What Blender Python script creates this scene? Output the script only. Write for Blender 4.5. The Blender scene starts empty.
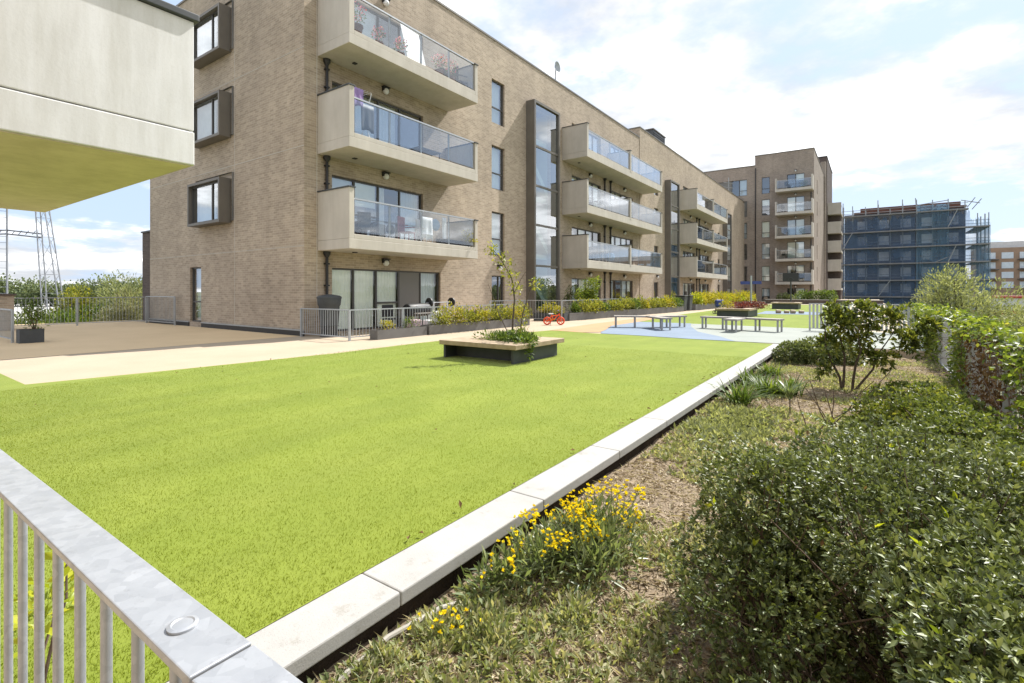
import bpy, math, random
import numpy as np
from mathutils import Vector, Matrix
random.seed(7); RNG = np.random.default_rng(7)
SC = bpy.context.scene; COL = SC.collection
rad = math.radians

# ------------------------------------------------------------------ materials
def nt(name):
    m = bpy.data.materials.new(name); m.use_nodes = True
    t = m.node_tree; t.nodes.clear()
    o = t.nodes.new('ShaderNodeOutputMaterial')
    return m, t, o
def N(t, typ, **kw):
    n = t.nodes.new(typ)
    for k, v in kw.items():
        if hasattr(n, k) and not k.startswith('i_'): setattr(n, k, v)
        else: n.inputs[k[2:].replace('_', ' ')].default_value = v
    return n
def rgba(c): return (c[0], c[1], c[2], 1)
def ramp(t, fac, stops):
    r = t.nodes.new('ShaderNodeValToRGB'); e = r.color_ramp.elements
    while len(e) < len(stops): e.new(.5)
    for i, (p, c) in enumerate(stops): e[i].position = p; e[i].color = rgba(c)
    t.links.new(fac, r.inputs[0]); return r.outputs[0]
def noise(t, vec, scale, detail=4, rough=.55):
    n = N(t, 'ShaderNodeTexNoise', i_Scale=scale, i_Detail=detail, i_Roughness=rough)
    t.links.new(vec, n.inputs['Vector']); return n.outputs['Fac']
def pos(t): return t.nodes.new('ShaderNodeNewGeometry').outputs['Position']
def mixc(t, fac, a, b, mode='MIX'):
    m = t.nodes.new('ShaderNodeMix'); m.data_type = 'RGBA'; m.blend_type = mode
    for s, v in ((m.inputs[0], fac), (m.inputs[6], a), (m.inputs[7], b)):
        if isinstance(v, (int, float)): s.default_value = v
        elif isinstance(v, tuple): s.default_value = rgba(v)
        else: t.links.new(v, s)
    return m.outputs[2]
def bump(t, h, strength, dist):
    b = N(t, 'ShaderNodeBump', i_Strength=strength, i_Distance=dist); t.links.new(h, b.inputs['Height']); return b.outputs['Normal']
def principled(t, o, col, rough=.6, metal=0, normal=None, spec=.5):
    p = N(t, 'ShaderNodeBsdfPrincipled', i_Roughness=rough, i_Metallic=metal)
    p.inputs['Specular IOR Level'].default_value = spec
    if isinstance(col, tuple): p.inputs['Base Color'].default_value = rgba(col)
    else: t.links.new(col, p.inputs['Base Color'])
    if normal is not None: t.links.new(normal, p.inputs['Normal'])
    t.links.new(p.outputs[0], o.inputs[0]); return p
def mat(name, c1, c2=None, scale=4, rough=.6, metal=0, bmp=0, bscale=None, bdist=.01, spec=.5, fine=None):
    m, t, o = nt(name); P = pos(t)
    c2 = c2 or tuple(v * .85 for v in c1)
    c = ramp(t, noise(t, P, scale, 6), [(.32, c2), (.68, c1)])
    if fine: c = mixc(t, fine[1], c, ramp(t, noise(t, P, fine[0], 2), [(.3, (.3, .3, .3)), (.7, (1, 1, 1))]), 'MULTIPLY')
    nrm = bump(t, noise(t, P, bscale or scale * 6, 4), bmp, bdist) if bmp else None
    principled(t, o, c, rough, metal, nrm, spec); return m
def brick_mat(name, a, b, mortar, patch=.35):
    m, t, o = nt(name); P = pos(t)
    s = t.nodes.new('ShaderNodeSeparateXYZ'); t.links.new(P, s.inputs[0])
    ad = N(t, 'ShaderNodeMath', operation='ADD'); t.links.new(s.outputs[0], ad.inputs[0]); t.links.new(s.outputs[1], ad.inputs[1])
    c = t.nodes.new('ShaderNodeCombineXYZ'); t.links.new(ad.outputs[0], c.inputs[0]); t.links.new(s.outputs[2], c.inputs[1])
    br = N(t, 'ShaderNodeTexBrick', i_Scale=1, i_Mortar_Size=.006, i_Brick_Width=.225, i_Row_Height=.075, i_Mortar_Smooth=.1, i_Bias=0.0)
    br.inputs['Color1'].default_value = rgba(a); br.inputs['Color2'].default_value = rgba(b); br.inputs['Mortar'].default_value = rgba(mortar)
    t.links.new(c.outputs[0], br.inputs['Vector'])
    big = ramp(t, noise(t, P, .45, 5, .6), [(.3, (.80, .79, .78)), (.7, (1.12, 1.11, 1.08))])
    col = mixc(t, .8, br.outputs['Color'], big, 'MULTIPLY')
    mid = ramp(t, noise(t, P, 9, 3, .7), [(.3, (.72, .72, .74)), (.75, (1.15, 1.13, 1.1))])
    col = mixc(t, patch, col, mid, 'MULTIPLY')
    # weathering runs: noise stretched along the height
    mp = N(t, 'ShaderNodeMapping'); mp.inputs['Scale'].default_value = (1.3, 1.3, .12); t.links.new(P, mp.inputs[0])
    col = mixc(t, .5, col, ramp(t, noise(t, mp.outputs[0], 1.2, 4, .6), [(.35, (.84, .83, .82)), (.65, (1.06, 1.06, 1.06))]), 'MULTIPLY')
    nb = bump(t, br.outputs['Fac'], .5, .008); nb_n = nb.node; nb_n.invert = True
    principled(t, o, col, .85, 0, nb, .25); return m
def glass_mat(name, tint=(.86, .91, .92), base=.07, power=3.5, rough=.0):
    m, t, o = nt(name)
    lw = N(t, 'ShaderNodeLayerWeight', i_Blend=.5)
    pw = N(t, 'ShaderNodeMath', operation='POWER'); t.links.new(lw.outputs['Facing'], pw.inputs[0]); pw.inputs[1].default_value = power
    ma = N(t, 'ShaderNodeMath', operation='MULTIPLY_ADD'); t.links.new(pw.outputs[0], ma.inputs[0]); ma.inputs[1].default_value = 1 - base; ma.inputs[2].default_value = base
    tr = N(t, 'ShaderNodeBsdfTransparent'); tr.inputs[0].default_value = rgba(tint)
    gl = N(t, 'ShaderNodeBsdfGlossy', i_Roughness=rough); gl.inputs[0].default_value = (.95, .97, 1, 1)
    mx = t.nodes.new('ShaderNodeMixShader'); t.links.new(ma.outputs[0], mx.inputs[0]); t.links.new(tr.outputs[0], mx.inputs[1]); t.links.new(gl.outputs[0], mx.inputs[2])
    t.links.new(mx.outputs[0], o.inputs[0]); return m
def leaf_mat(name, stops, rough=.5, trans=.35, spec=.35):
    m, t, o = nt(name)
    g = t.nodes.new('ShaderNodeNewGeometry')
    n = noise(t, g.outputs['Position'], 2.2, 3)
    ad = N(t, 'ShaderNodeMath', operation='MULTIPLY_ADD'); t.links.new(n, ad.inputs[0]); ad.inputs[1].default_value = .7
    md = N(t, 'ShaderNodeMath', operation='MULTIPLY_ADD'); t.links.new(g.outputs['Random Per Island'], md.inputs[0]); md.inputs[1].default_value = .7; md.inputs[2].default_value = -.2
    t.links.new(md.outputs[0], ad.inputs[2])
    c = ramp(t, ad.outputs[0], stops)
    p = N(t, 'ShaderNodeBsdfPrincipled', i_Roughness=rough); p.inputs['Specular IOR Level'].default_value = spec
    t.links.new(c, p.inputs['Base Color'])
    tl = t.nodes.new('ShaderNodeBsdfTranslucent')
    t.links.new(mixc(t, 1.0, c, (1.25, 1.2, .6), 'MULTIPLY'), tl.inputs[0])
    mx = N(t, 'ShaderNodeMixShader'); mx.inputs[0].default_value = trans
    t.links.new(p.outputs[0], mx.inputs[1]); t.links.new(tl.outputs[0], mx.inputs[2]); t.links.new(mx.outputs[0], o.inputs[0]); return m
def net_mat(name, col, cover):
    m, t, o = nt(name); P = pos(t)
    d = N(t, 'ShaderNodeBsdfDiffuse'); d.inputs[0].default_value = rgba(col)
    tl = N(t, 'ShaderNodeBsdfTranslucent'); tl.inputs[0].default_value = rgba(col)
    a = N(t, 'ShaderNodeMixShader'); a.inputs[0].default_value = .4; t.links.new(d.outputs[0], a.inputs[1]); t.links.new(tl.outputs[0], a.inputs[2])
    tr = t.nodes.new('ShaderNodeBsdfTransparent')
    f = ramp(t, noise(t, P, .35, 5, .6), [(.3, (cover - .22,) * 3), (.7, (cover + .2,) * 3)])
    mx = t.nodes.new('ShaderNodeMixShader'); t.links.new(f, mx.inputs[0]); t.links.new(tr.outputs[0], mx.inputs[1]); t.links.new(a.outputs[0], mx.inputs[2])
    t.links.new(mx.outputs[0], o.inputs[0]); return m

M = {}
M['brick'] = brick_mat('brick', (.47, .387, .305), (.342, .28, .218), (.515, .45, .37))
M['brick_pink'] = brick_mat('brick_pink', (.34, .285, .245), (.26, .215, .185), (.39, .345, .30))
M['brick_dark'] = brick_mat('brick_dark', (.12, .095, .085), (.09, .07, .065), (.16, .13, .12))
def concrete(name, base, stain=.25):
    m, t, o = nt(name); P = pos(t)
    d = tuple(v * .86 for v in base)
    c = ramp(t, noise(t, P, 1.1, 7, .62), [(.3, d), (.7, base)])
    mp = N(t, 'ShaderNodeMapping'); mp.inputs['Scale'].default_value = (2.2, 2.2, .3); t.links.new(P, mp.inputs[0])
    c = mixc(t, stain, c, ramp(t, noise(t, mp.outputs[0], 1.4, 6, .7), [(.38, (.66, .64, .58)), (.6, (1, 1, 1))]), 'MULTIPLY')
    c = mixc(t, .25, c, ramp(t, noise(t, P, 70, 2), [(.25, (.75, .75, .75)), (.45, (1, 1, 1))]), 'MULTIPLY')
    principled(t, o, c, .8, 0, bump(t, noise(t, P, 40, 5), .15, .004), .3); return m
M['concrete'] = concrete('concrete', (.55, .51, .455))
M['concrete_pale'] = concrete('concrete_pale', (.755, .76, .77), .5)
M['soffit'] = concrete('soffit', (.66, .58, .48), .45)  # warm bounce from lawn and paving tinted into the underside colour
def kerb_mat():
    m, t, o = nt('kerb_stone'); P = pos(t)
    c = ramp(t, noise(t, P, 3.0, 7, .65), [(.3, (.325, .318, .305)), (.7, (.395, .388, .373))])
    c = mixc(t, .8, c, ramp(t, noise(t, P, 7, 8, .75), [(.30, (.72, .69, .63)), (.44, (1, 1, 1))]), 'MULTIPLY')
    c = mixc(t, .5, c, ramp(t, noise(t, P, 160, 2, .6), [(.28, (.5, .5, .48)), (.42, (1, 1, 1))]), 'MULTIPLY')
    principled(t, o, c, .85, 0, bump(t, noise(t, P, 90, 5, .7), .35, .004), .25); return m
M['kerb'] = kerb_mat()
def galv_mat():
    m, t, o = nt('steel_galv'); P = pos(t)
    vo = N(t, 'ShaderNodeTexVoronoi', i_Scale=70.0); t.links.new(P, vo.inputs['Vector'])
    sx_ = t.nodes.new('ShaderNodeSeparateXYZ'); t.links.new(vo.outputs['Color'], sx_.inputs[0])
    c = ramp(t, sx_.outputs[0], [(.1, (.385, .40, .425)), (.9, (.445, .46, .485))])
    c = mixc(t, .7, c, ramp(t, noise(t, P, 9, 7, .7), [(.3, (.86, .87, .88)), (.62, (1.04, 1.04, 1.04))]), 'MULTIPLY')
    c = mixc(t, .35, c, ramp(t, noise(t, P, 55, 5, .8), [(.32, (.62, .61, .6)), (.42, (1, 1, 1))]), 'MULTIPLY')
    r = ramp(t, noise(t, P, 14, 5, .7), [(.3, (.34,) * 3), (.7, (.56,) * 3)])
    p = principled(t, o, c, .45, .5, bump(t, noise(t, P, 120, 4, .7), .12, .001)); t.links.new(r, p.inputs['Roughness']); return m
M['steel_galv'] = galv_mat()
M['rail_paint'] = mat('rail_paint', (.40, .42, .44), (.34, .36, .38), 8, .45, .4)
M['bronze'] = mat('bronze', (.155, .14, .12), (.125, .112, .098), 1.5, .5, .1)
M['frame'] = mat('frame', (.075, .07, .066), (.06, .056, .053), 3, .45)
M['black'] = mat('black', (.02, .02, .022), (.014, .014, .016), 5, .5)
M['charcoal'] = mat('charcoal', (.06, .066, .072), (.045, .05, .055), 6, .6)
M['planter_grey'] = mat('planter_grey', (.15, .145, .14), (.115, .11, .105), 2, .7, 0, .1)
M['greypanel'] = mat('greypanel', (.17, .165, .155), (.155, .15, .14), 1, .6)
M['rubber_wood'] = mat('timber', (.40, .31, .21), (.27, .20, .13), 6, .7, 0, .2, 30, .004)
M['bench_grey'] = mat('bench_timber', (.34, .31, .28), (.22, .20, .18), 9, .75, 0, .2, 40, .003)
M['white'] = mat('white', (.78, .78, .78), (.70, .70, .70), 3, .6)
M['fabric_white'] = mat('fabric_white', (.72, .73, .74), (.60, .61, .63), 6, .9)
M['curtain'] = mat('curtain', (.87, .89, .83), (.80, .83, .76), 4, .9)
M['blind'] = mat('blind', (.60, .66, .72), (.50, .56, .62), 2, .8)
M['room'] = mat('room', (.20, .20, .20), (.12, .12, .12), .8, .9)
M['stair'] = mat('stair', (.52, .60, .58), (.44, .52, .50), .6, .7)
M['glass_low'] = glass_mat('patio_glass', (.93, .97, .95), .07, 3.2)
M['glass'] = glass_mat('window_glass', (.90, .95, .94), .22, 2.6)
M['glass_bay'] = glass_mat('bay_glass', (.80, .90, .88), .26, 2.4)
M['glass_rail'] = glass_mat('rail_glass', (.89, .915, .93), .085, 2.8)
M['pink'] = mat('pink', (.42, .30, .32), (.34, .24, .26), 20, .7)
M['maroon'] = mat('maroon', (.26, .06, .08), (.2, .04, .06), 12, .7)
M['red'] = mat('red', (.40, .03, .025), (.3, .02, .02), 8, .5)
M['orange'] = mat('orange', (.80, .10, .015), (.7, .08, .012), 8, .4)
M['tyre'] = mat('tyre', (.72, .085, .02), (.6, .07, .02), 8, .6)
M['lime'] = mat('lime', (.35, .50, .05), None, 8, .5)
M['blue'] = mat('blue', (.03, .05, .22), (.025, .04, .18), 4, .5)
M['lightblue'] = mat('lightblue', (.25, .38, .55), None, 4, .6)
M['purple'] = mat('purple', (.30, .20, .42), None, 10, .8)
M['rust'] = mat('rust', (.17, .075, .05), (.11, .05, .035), .8, .8)
M['scaf'] = mat('scaffold_steel', (.34, .35, .36), (.26, .27, .28), 1, .6, .1)
M['board'] = mat('scaffold_board', (.27, .26, .26), (.19, .185, .185), 1, .8)
M['net'] = net_mat('debris_net', (.13, .21, .34), .52)
M['net_pale'] = net_mat('debris_net_pale', (.16, .28, .40), .52)
M['scafwall'] = mat('render_wall', (.22, .23, .265), (.17, .18, .21), .5, .9)
M['scafwin'] = mat('boarded_window', (.80, .82, .86), (.72, .74, .78), 1, .6)
M['farbrick'] = mat('far_brick', (.34, .23, .16), (.26, .18, .13), .6, .9)
M['farwhite'] = mat('far_white', (.6, .6, .6), None, 1, .8)
M['bark'] = mat('bark', (.11, .085, .065), (.06, .045, .035), 25, .9, 0, .4, 60, .004)
M['twig'] = mat('twig', (.14, .10, .07), (.09, .06, .045), 30, .9)
M['steel_far'] = mat('weathered_steel', (.27, .28, .30), (.21, .22, .24), .6, .7, .2)
M['cable'] = mat('cable_sleeve', (.36, .34, .30), (.26, .24, .21), 9, .8)

L_ = leaf_mat
M['leaf_dark'] = L_('leaf_dark', [(.1, (.045, .064, .020)), (.5, (.14, .178, .060)), (.8, (.25, .29, .115)), (.97, (.40, .41, .19))], .46, .25, .55)
M['leaf_mid'] = L_('leaf_mid', [(.1, (.05, .075, .02)), (.5, (.125, .168, .042)), (.85, (.22, .255, .065)), (.98, (.36, .36, .10))], .45, .38, .45)
M['leaf_tree'] = L_('leaf_tree', [(.1, (.05, .075, .022)), (.5, (.125, .16, .035)), (.85, (.24, .25, .05)), (.98, (.38, .36, .07))], .42, .42, .5)
M['leaf_ivy'] = L_('leaf_ivy', [(.1, (.06, .09, .02)), (.45, (.14, .20, .035)), (.8, (.26, .31, .055)), (.98, (.40, .37, .08))], .45, .5)
M['leaf_willow'] = L_('leaf_willow', [(.1, (.13, .15, .075)), (.5, (.26, .29, .14)), (.9, (.42, .44, .27))], .5, .4)
M['leaf_yellow'] = L_('leaf_yellow', [(.1, (.13, .16, .02)), (.45, (.34, .32, .035)), (.9, (.56, .46, .05))], .5, .4)
M['leaf_lime'] = L_('leaf_lime', [(.1, (.16, .22, .02)), (.5, (.34, .40, .03)), (.9, (.5, .5, .05))], .4, .45)
M['leaf_sapling'] = L_('leaf_sapling', [(.1, (.09, .12, .025)), (.5, (.23, .25, .045)), (.9, (.40, .37, .07))], .45, .45)
M['leaf_green'] = L_('leaf_green', [(.1, (.04, .07, .015)), (.5, (.10, .16, .03)), (.9, (.20, .26, .05))], .5, .4)
M['leaf_dead'] = L_('leaf_dead', [(.1, (.06, .035, .02)), (.5, (.15, .085, .045)), (.9, (.25, .17, .09))], .8, .2, .1)
M['leaf_far_hazed'] = L_('leaf_far_hazed', [(.1, (.10, .13, .075)), (.5, (.16, .20, .10)), (.9, (.24, .27, .15))], .7, .25, .15)  # pale olive: distance haze put into the leaf colour
M['leaf_reed'] = L_('leaf_reed', [(.1, (.10, .11, .06)), (.5, (.22, .22, .13)), (.9, (.34, .32, .21))], .6, .35, .2)
M['leaf_red'] = L_('leaf_red', [(.1, (.06, .02, .022)), (.5, (.16, .035, .04)), (.9, (.27, .09, .07))], .6, .3)
M['petal'] = L_('petal', [(.1, (.80, .60, .012)), (.5, (.84, .70, .02)), (.9, (.88, .80, .06))], .6, .3, .1)
M['petal_pink'] = L_('petal_pink', [(.1, (.6, .08, .18)), (.5, (.75, .2, .32)), (.9, (.85, .5, .55))], .6, .3, .1)
M['weed'] = L_('weed', [(.1, (.12, .15, .06)), (.38, (.24, .28, .12)), (.62, (.38, .38, .21)), (.97, (.56, .52, .36))], .5, .4, .3)
M['strap'] = L_('strap', [(.1, (.085, .12, .055)), (.5, (.17, .22, .10)), (.9, (.32, .36, .21))], .35, .4, .5)
M['chips'] = L_('chips', [(.1, (.17, .125, .08)), (.45, (.36, .285, .20)), (.75, (.50, .42, .31)), (.97, (.66, .60, .48))], .9, .1, .1)
M['straw'] = L_('straw', [(.1, (.30, .25, .16)), (.5, (.50, .44, .30)), (.9, (.66, .61, .46))], .8, .2, .2)
M['blade'] = L_('blade', [(.05, (.142, .186, .014)), (.5, (.190, .236, .021)), (.95, (.25, .295, .040))], .85, .4, .04)

def lawn_mat():
    m, t, o = nt('artificial_turf'); P = pos(t)
    c = ramp(t, noise(t, P, 1.3, 5, .6), [(.3, (.152, .196, .020)), (.7, (.200, .238, .034))])
    mp = N(t, 'ShaderNodeMapping'); mp.inputs['Scale'].default_value = (1, .18, 1); mp.inputs['Rotation'].default_value = (0, 0, rad(60)); t.links.new(P, mp.inputs[0])
    c = mixc(t, .45, c, ramp(t, noise(t, mp.outputs[0], 2.1, 4), [(.35, (.78, .8, .8)), (.65, (1.1, 1.1, 1.15))]), 'MULTIPLY')
    c = mixc(t, .22, c, ramp(t, noise(t, P, 130, 3, .8), [(.3, (.45, .48, .4)), (.6, (1.15, 1.12, 1.2))]), 'MULTIPLY')
    p = principled(t, o, c, .75, 0, bump(t, noise(t, P, 150, 3, .8), .25, .012), .05); p.inputs['Sheen Weight'].default_value = .25; p.inputs['Sheen Roughness'].default_value = .45; p.inputs['Sheen Tint'].default_value = (.85, 1, .6, 1); return m
M['lawn'] = lawn_mat()
M['resin'] = mat('resin_gravel', (.46, .375, .28), (.41, .335, .245), .7, .85, 0, .2, 160, .004, .2, fine=(180, .25))
M['terrace'] = mat('terrace_gravel', (.73, .55, .335), (.65, .485, .29), .5, .85, 0, .2, 160, .004, .2, fine=(180, .25))
M['tan_rubber'] = mat('tan_rubber', (.46, .30, .17), (.41, .26, .15), 1.2, .9, 0, .2, 120, .003, .2, fine=(140, .2))
M['blue_rubber'] = mat('blue_rubber', (.215, .265, .335), (.185, .23, .295), .9, .9, 0, .2, 120, .003, .2, fine=(140, .2))
M['grey_rubber'] = mat('grey_rubber', (.315, .335, .305), (.275, .295, .268), .9, .9, 0, .2, 120, .003, .2, fine=(140, .2))
M['soil'] = mat('soil', (.36, .285, .205), (.20, .155, .11), 3.5, .95, 0, .8, 45, .02, .1, fine=(60, .5))
M['kerb_gap_shadow'] = mat('kerb_gap_shadow', (.05, .037, .028), (.02, .015, .012), 6, .95, 0, .8, 50, .02, .1)  # near-black: shadow under the coping stones put into the colour
M['ground'] = mat('ground', (.16, .16, .08), (.10, .115, .05), .03, .95)
M['gravel'] = mat('gravel', (.50, .49, .46), (.36, .35, .33), .15, .95)

# ------------------------------------------------------------------ mesh helpers
ORG = {}
def link(name, me, parent=None, loc=None):
    o = bpy.data.objects.new(name, me); COL.objects.link(o)
    if parent is not None: o.parent = parent; ORG[o.name] = ORG[parent.name]
    else:
        o.location = loc or (0, 0, 0); ORG[o.name] = Vector(loc or (0, 0, 0))
    return o
def tag(o, label=None, cat=None, group=None, kind=None):
    for k, v in (('label', label), ('category', cat), ('group', group), ('kind', kind)):
        if v: o[k] = v
    return o
def thing(name, label, cat, loc=(0, 0, 0), group=None):
    o = link(name, None, None, loc); o.empty_display_size = .2
    return tag(o, label, cat, group)
class MB:
    def __init__(s): s.v = []; s.f = []; s.mi = []; s.cur = 0
    def add(s, V, F):
        n = len(s.v); s.v += [tuple(v) for v in V]; s.f += [tuple(i + n for i in f) for f in F]; s.mi += [s.cur] * len(F); return s
    def box(s, x0, x1, y0, y1, z0, z1, T=None):
        V = [(x, y, z) for x in (x0, x1) for y in (y0, y1) for z in (z0, z1)]
        if T: V = [T(*p) for p in V]
        return s.add(V, [(0, 1, 3, 2), (4, 6, 7, 5), (0, 4, 5, 1), (2, 3, 7, 6), (0, 2, 6, 4), (1, 5, 7, 3)])
    def obox(s, c, ax, hx, hy, hz, tilt=0):   # box turned about z by ax
        ca, sa = math.cos(ax), math.sin(ax)
        return s.box(-hx, hx, -hy, hy, -hz, hz, lambda x, y, z: (c[0] + ca * x - sa * y, c[1] + sa * x + ca * y, c[2] + z + tilt * x))
    def quad(s, a, b, c, d): return s.add([a, b, c, d], [(0, 1, 2, 3)])
    def poly(s, pts, z0, z1=None):
        n = len(pts)
        if z1 is None: return s.add([(x, y, z0) for x, y in pts], [tuple(range(n))])
        V = [(x, y, z0) for x, y in pts] + [(x, y, z1) for x, y in pts]
        return s.add(V, [tuple(range(n))[::-1], tuple(range(n, 2 * n))] + [(i, (i + 1) % n, n + (i + 1) % n, n + i) for i in range(n)])
    def tube(s, pts, r, n=8, cap=True):
        pts = [Vector(p) for p in pts]
        rs = r if isinstance(r, (list, tuple)) else [r] * len(pts)
        V = []; F = []
        for i, p in enumerate(pts):
            d = (pts[min(i + 1, len(pts) - 1)] - pts[max(i - 1, 0)]).normalized()
            a = d.orthogonal().normalized() if i == 0 else (a - d * a.dot(d)).normalized()
            b = d.cross(a)
            V += [p + (a * math.cos(2 * math.pi * k / n) + b * math.sin(2 * math.pi * k / n)) * rs[i] for k in range(n)]
        for i in range(len(pts) - 1):
            F += [(i * n + k, i * n + (k + 1) % n, (i + 1) * n + (k + 1) % n, (i + 1) * n + k) for k in range(n)]
        if cap: F += [tuple(range(n))[::-1], tuple(range((len(pts) - 1) * n, len(pts) * n))]
        return s.add(V, F)
    def lathe(s, c, prof, n=20, axis='z'):
        V = []; F = []
        for (r, h) in prof:
            for k in range(n):
                a = 2 * math.pi * k / n; p = (r * math.cos(a), r * math.sin(a), h)
                if axis == 'x': p = (p[2], p[0], p[1])
                if axis == 'y': p = (p[0], p[2], p[1])
                V.append((c[0] + p[0], c[1] + p[1], c[2] + p[2]))
        for i in range(len(prof) - 1):
            F += [(i * n + k, i * n + (k + 1) % n, (i + 1) * n + (k + 1) % n, (i + 1) * n + k) for k in range(n)]
        F += [tuple(range(n))[::-1], tuple(range((len(prof) - 1) * n, len(prof) * n))]
        return s.add(V, F)
    def torus(s, c, R, r, axis='y', n=28, k=8, ang=0):
        V = []; F = []
        for i in range(n):
            a = 2 * math.pi * i / n
            for j in range(k):
                b = 2 * math.pi * j / k; rr = R + r * math.cos(b); h = r * math.sin(b)
                x, z = rr * math.cos(a), rr * math.sin(a)
                V.append((c[0] + x * math.cos(ang) - h * math.sin(ang), c[1] + x * math.sin(ang) + h * math.cos(ang), c[2] + z))
        for i in range(n):
            for j in range(k):
                F.append((i * k + j, ((i + 1) % n) * k + j, ((i + 1) % n) * k + (j + 1) % k, i * k + (j + 1) % k))
        return s.add(V, F)
    def build(s, name, m, parent=None, loc=None, smooth=False, bevel=0):
        o0 = ORG[parent.name] if parent is not None else Vector(loc or (0, 0, 0))
        me = bpy.data.meshes.new(name)
        me.from_pydata([(x - o0.x, y - o0.y, z - o0.z) for x, y, z in s.v], [], s.f)
        ms = m if isinstance(m, (list, tuple)) else [m]
        for q in ms: me.materials.append(M[q] if isinstance(q, str) else q)
        if len(ms) > 1: me.polygons.foreach_set('material_index', s.mi)
        if smooth: me.polygons.foreach_set('use_smooth', [True] * len(s.f))
        import bmesh
        bm = bmesh.new(); bm.from_mesh(me); bmesh.ops.recalc_face_normals(bm, faces=bm.faces); bm.to_mesh(me); bm.free()
        o = link(name, me, parent, loc)
        if smooth:
            try: me.set_sharp_from_angle(angle=rad(40))
            except Exception: pass
        if bevel:
            b = o.modifiers.new('edge', 'BEVEL'); b.width = bevel; b.segments = 2; b.limit_method = 'ANGLE'
        return o
def npmesh(name, V, F, m, parent=None, loc=None):
    o0 = ORG[parent.name] if parent is not None else Vector(loc or (0, 0, 0))
    V = (np.asarray(V, dtype=np.float64) - np.array(o0)).astype(np.float32); F = np.asarray(F, dtype=np.int32)
    me = bpy.data.meshes.new(name); k = F.shape[1]
    me.vertices.add(len(V)); me.vertices.foreach_set('co', V.ravel())
    me.loops.add(F.size); me.loops.foreach_set('vertex_index', F.ravel())
    me.polygons.add(len(F)); me.polygons.foreach_set('loop_start', np.arange(0, F.size, k, dtype=np.int32))
    me.update(calc_edges=True); me.validate(); me.materials.append(M[m])
    return link(name, me, parent, loc)

# ------------------------------------------------------------------ leaves
def unit(a): return a / np.maximum(np.linalg.norm(a, axis=1, keepdims=True), 1e-9)
def leaves(P, D, L, W, fold=.3, droop=.25):
    n = len(P); L = np.broadcast_to(L, n)[:, None]; W = np.broadcast_to(W, n)[:, None]
    D = unit(D); R = unit(np.cross(D, np.array([0, 0, 1.0]) + .55 * RNG.normal(size=(n, 3)))); Nn = np.cross(D, R)
    Nn = np.where(Nn[:, 2:3] < 0, -Nn, Nn)
    mid = P + D * L * .5
    a = mid + R * W * .5 + Nn * W * fold * .5; b = mid - R * W * .5 + Nn * W * fold * .5
    tip = P + D * L - Nn * L * droop * .4
    V = np.stack([P, a, tip, b], 1).reshape(-1, 3); i = np.arange(n)[:, None] * 4
    F = np.concatenate([i + [0, 1, 2], i + [0, 2, 3]], 1).reshape(-1, 3)
    return V, F
def merge(*vf):
    Vs = []; Fs = []; n = 0
    for V, F in vf: Vs.append(V); Fs.append(F + n); n += len(V)
    return np.concatenate(Vs), np.concatenate(Fs)
def sphere_dirs(n): return unit(RNG.normal(size=(n, 3)))
def lump(P, s=1.0, seed=0):
    # cheap 3-D value noise from summed sines, -1..1
    r = np.random.default_rng(seed); v = np.zeros(len(P))
    for _ in range(7):
        k = r.normal(size=3) * s; v += np.sin(P @ k + r.uniform(0, 6.28))
    return v / 4.0
def blob_points(blobs, n, shell=.5, lumpy=.25, fr=3.0, seed=1, zmin=None, pw=2):
    vol = np.array([b[3] * b[4] * b[5] for b in blobs]) ** .67; pick = RNG.choice(len(blobs), n, p=vol / vol.sum())
    B = np.array(blobs)[pick]; d = sphere_dirs(n); r = 1 - shell * RNG.random(n) ** 1.6
    if pw != 2: d = d / (np.abs(d) ** pw).sum(1, keepdims=True) ** (1 / pw)
    P0 = B[:, :3] + d * B[:, 3:6]
    r = r * (1 + lumpy * lump(P0, fr, seed))
    P = B[:, :3] + d * B[:, 3:6] * r[:, None]; nrm = unit(d / B[:, 3:6])
    keep = np.ones(n, bool) if zmin is None else P[:, 2] > zmin
    return P[keep], nrm[keep]
def rosettes(P, Nn, k, L, W, spread=.9, jit=.3):
    n = len(P); P = np.repeat(P, k, 0); Nn = np.repeat(Nn, k, 0)
    D = unit(Nn + sphere_dirs(n * k) * spread); s = RNG.uniform(1 - jit, 1 + jit, n * k)
    return leaves(P + D * L * .12, D, L * s, W * s)
def cloud(blobs, n, L, W, up=.4, rnd=.9, shell=.5, lumpy=.25, fr=3, seed=1, zmin=None):
    P, Nn = blob_points(blobs, n, shell, lumpy, fr, seed, zmin)
    D = Nn + np.array([0, 0, up]) + sphere_dirs(len(P)) * rnd; s = RNG.uniform(.7, 1.3, len(P))
    return leaves(P, D, L * s, W * s)
def stems_mb(base, tips, r0, r1, n=5, wob=.08, segs=4):
    mb = MB()
    for t in tips:
        b = Vector(base) if not isinstance(base, list) else Vector(random.choice(base)); t = Vector(t); L = (t - b).length
        pts = []
        for i in range(segs + 1):
            f = i / segs; p = b.lerp(t, f); w = wob * L * math.sin(f * math.pi)
            pts.append(p + Vector((random.uniform(-w, w), random.uniform(-w, w), random.uniform(-w, w) * .5)))
        mb.tube(pts, [r0 + (r1 - r0) * i / segs for i in range(segs + 1)], n, False)
    return mb
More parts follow.
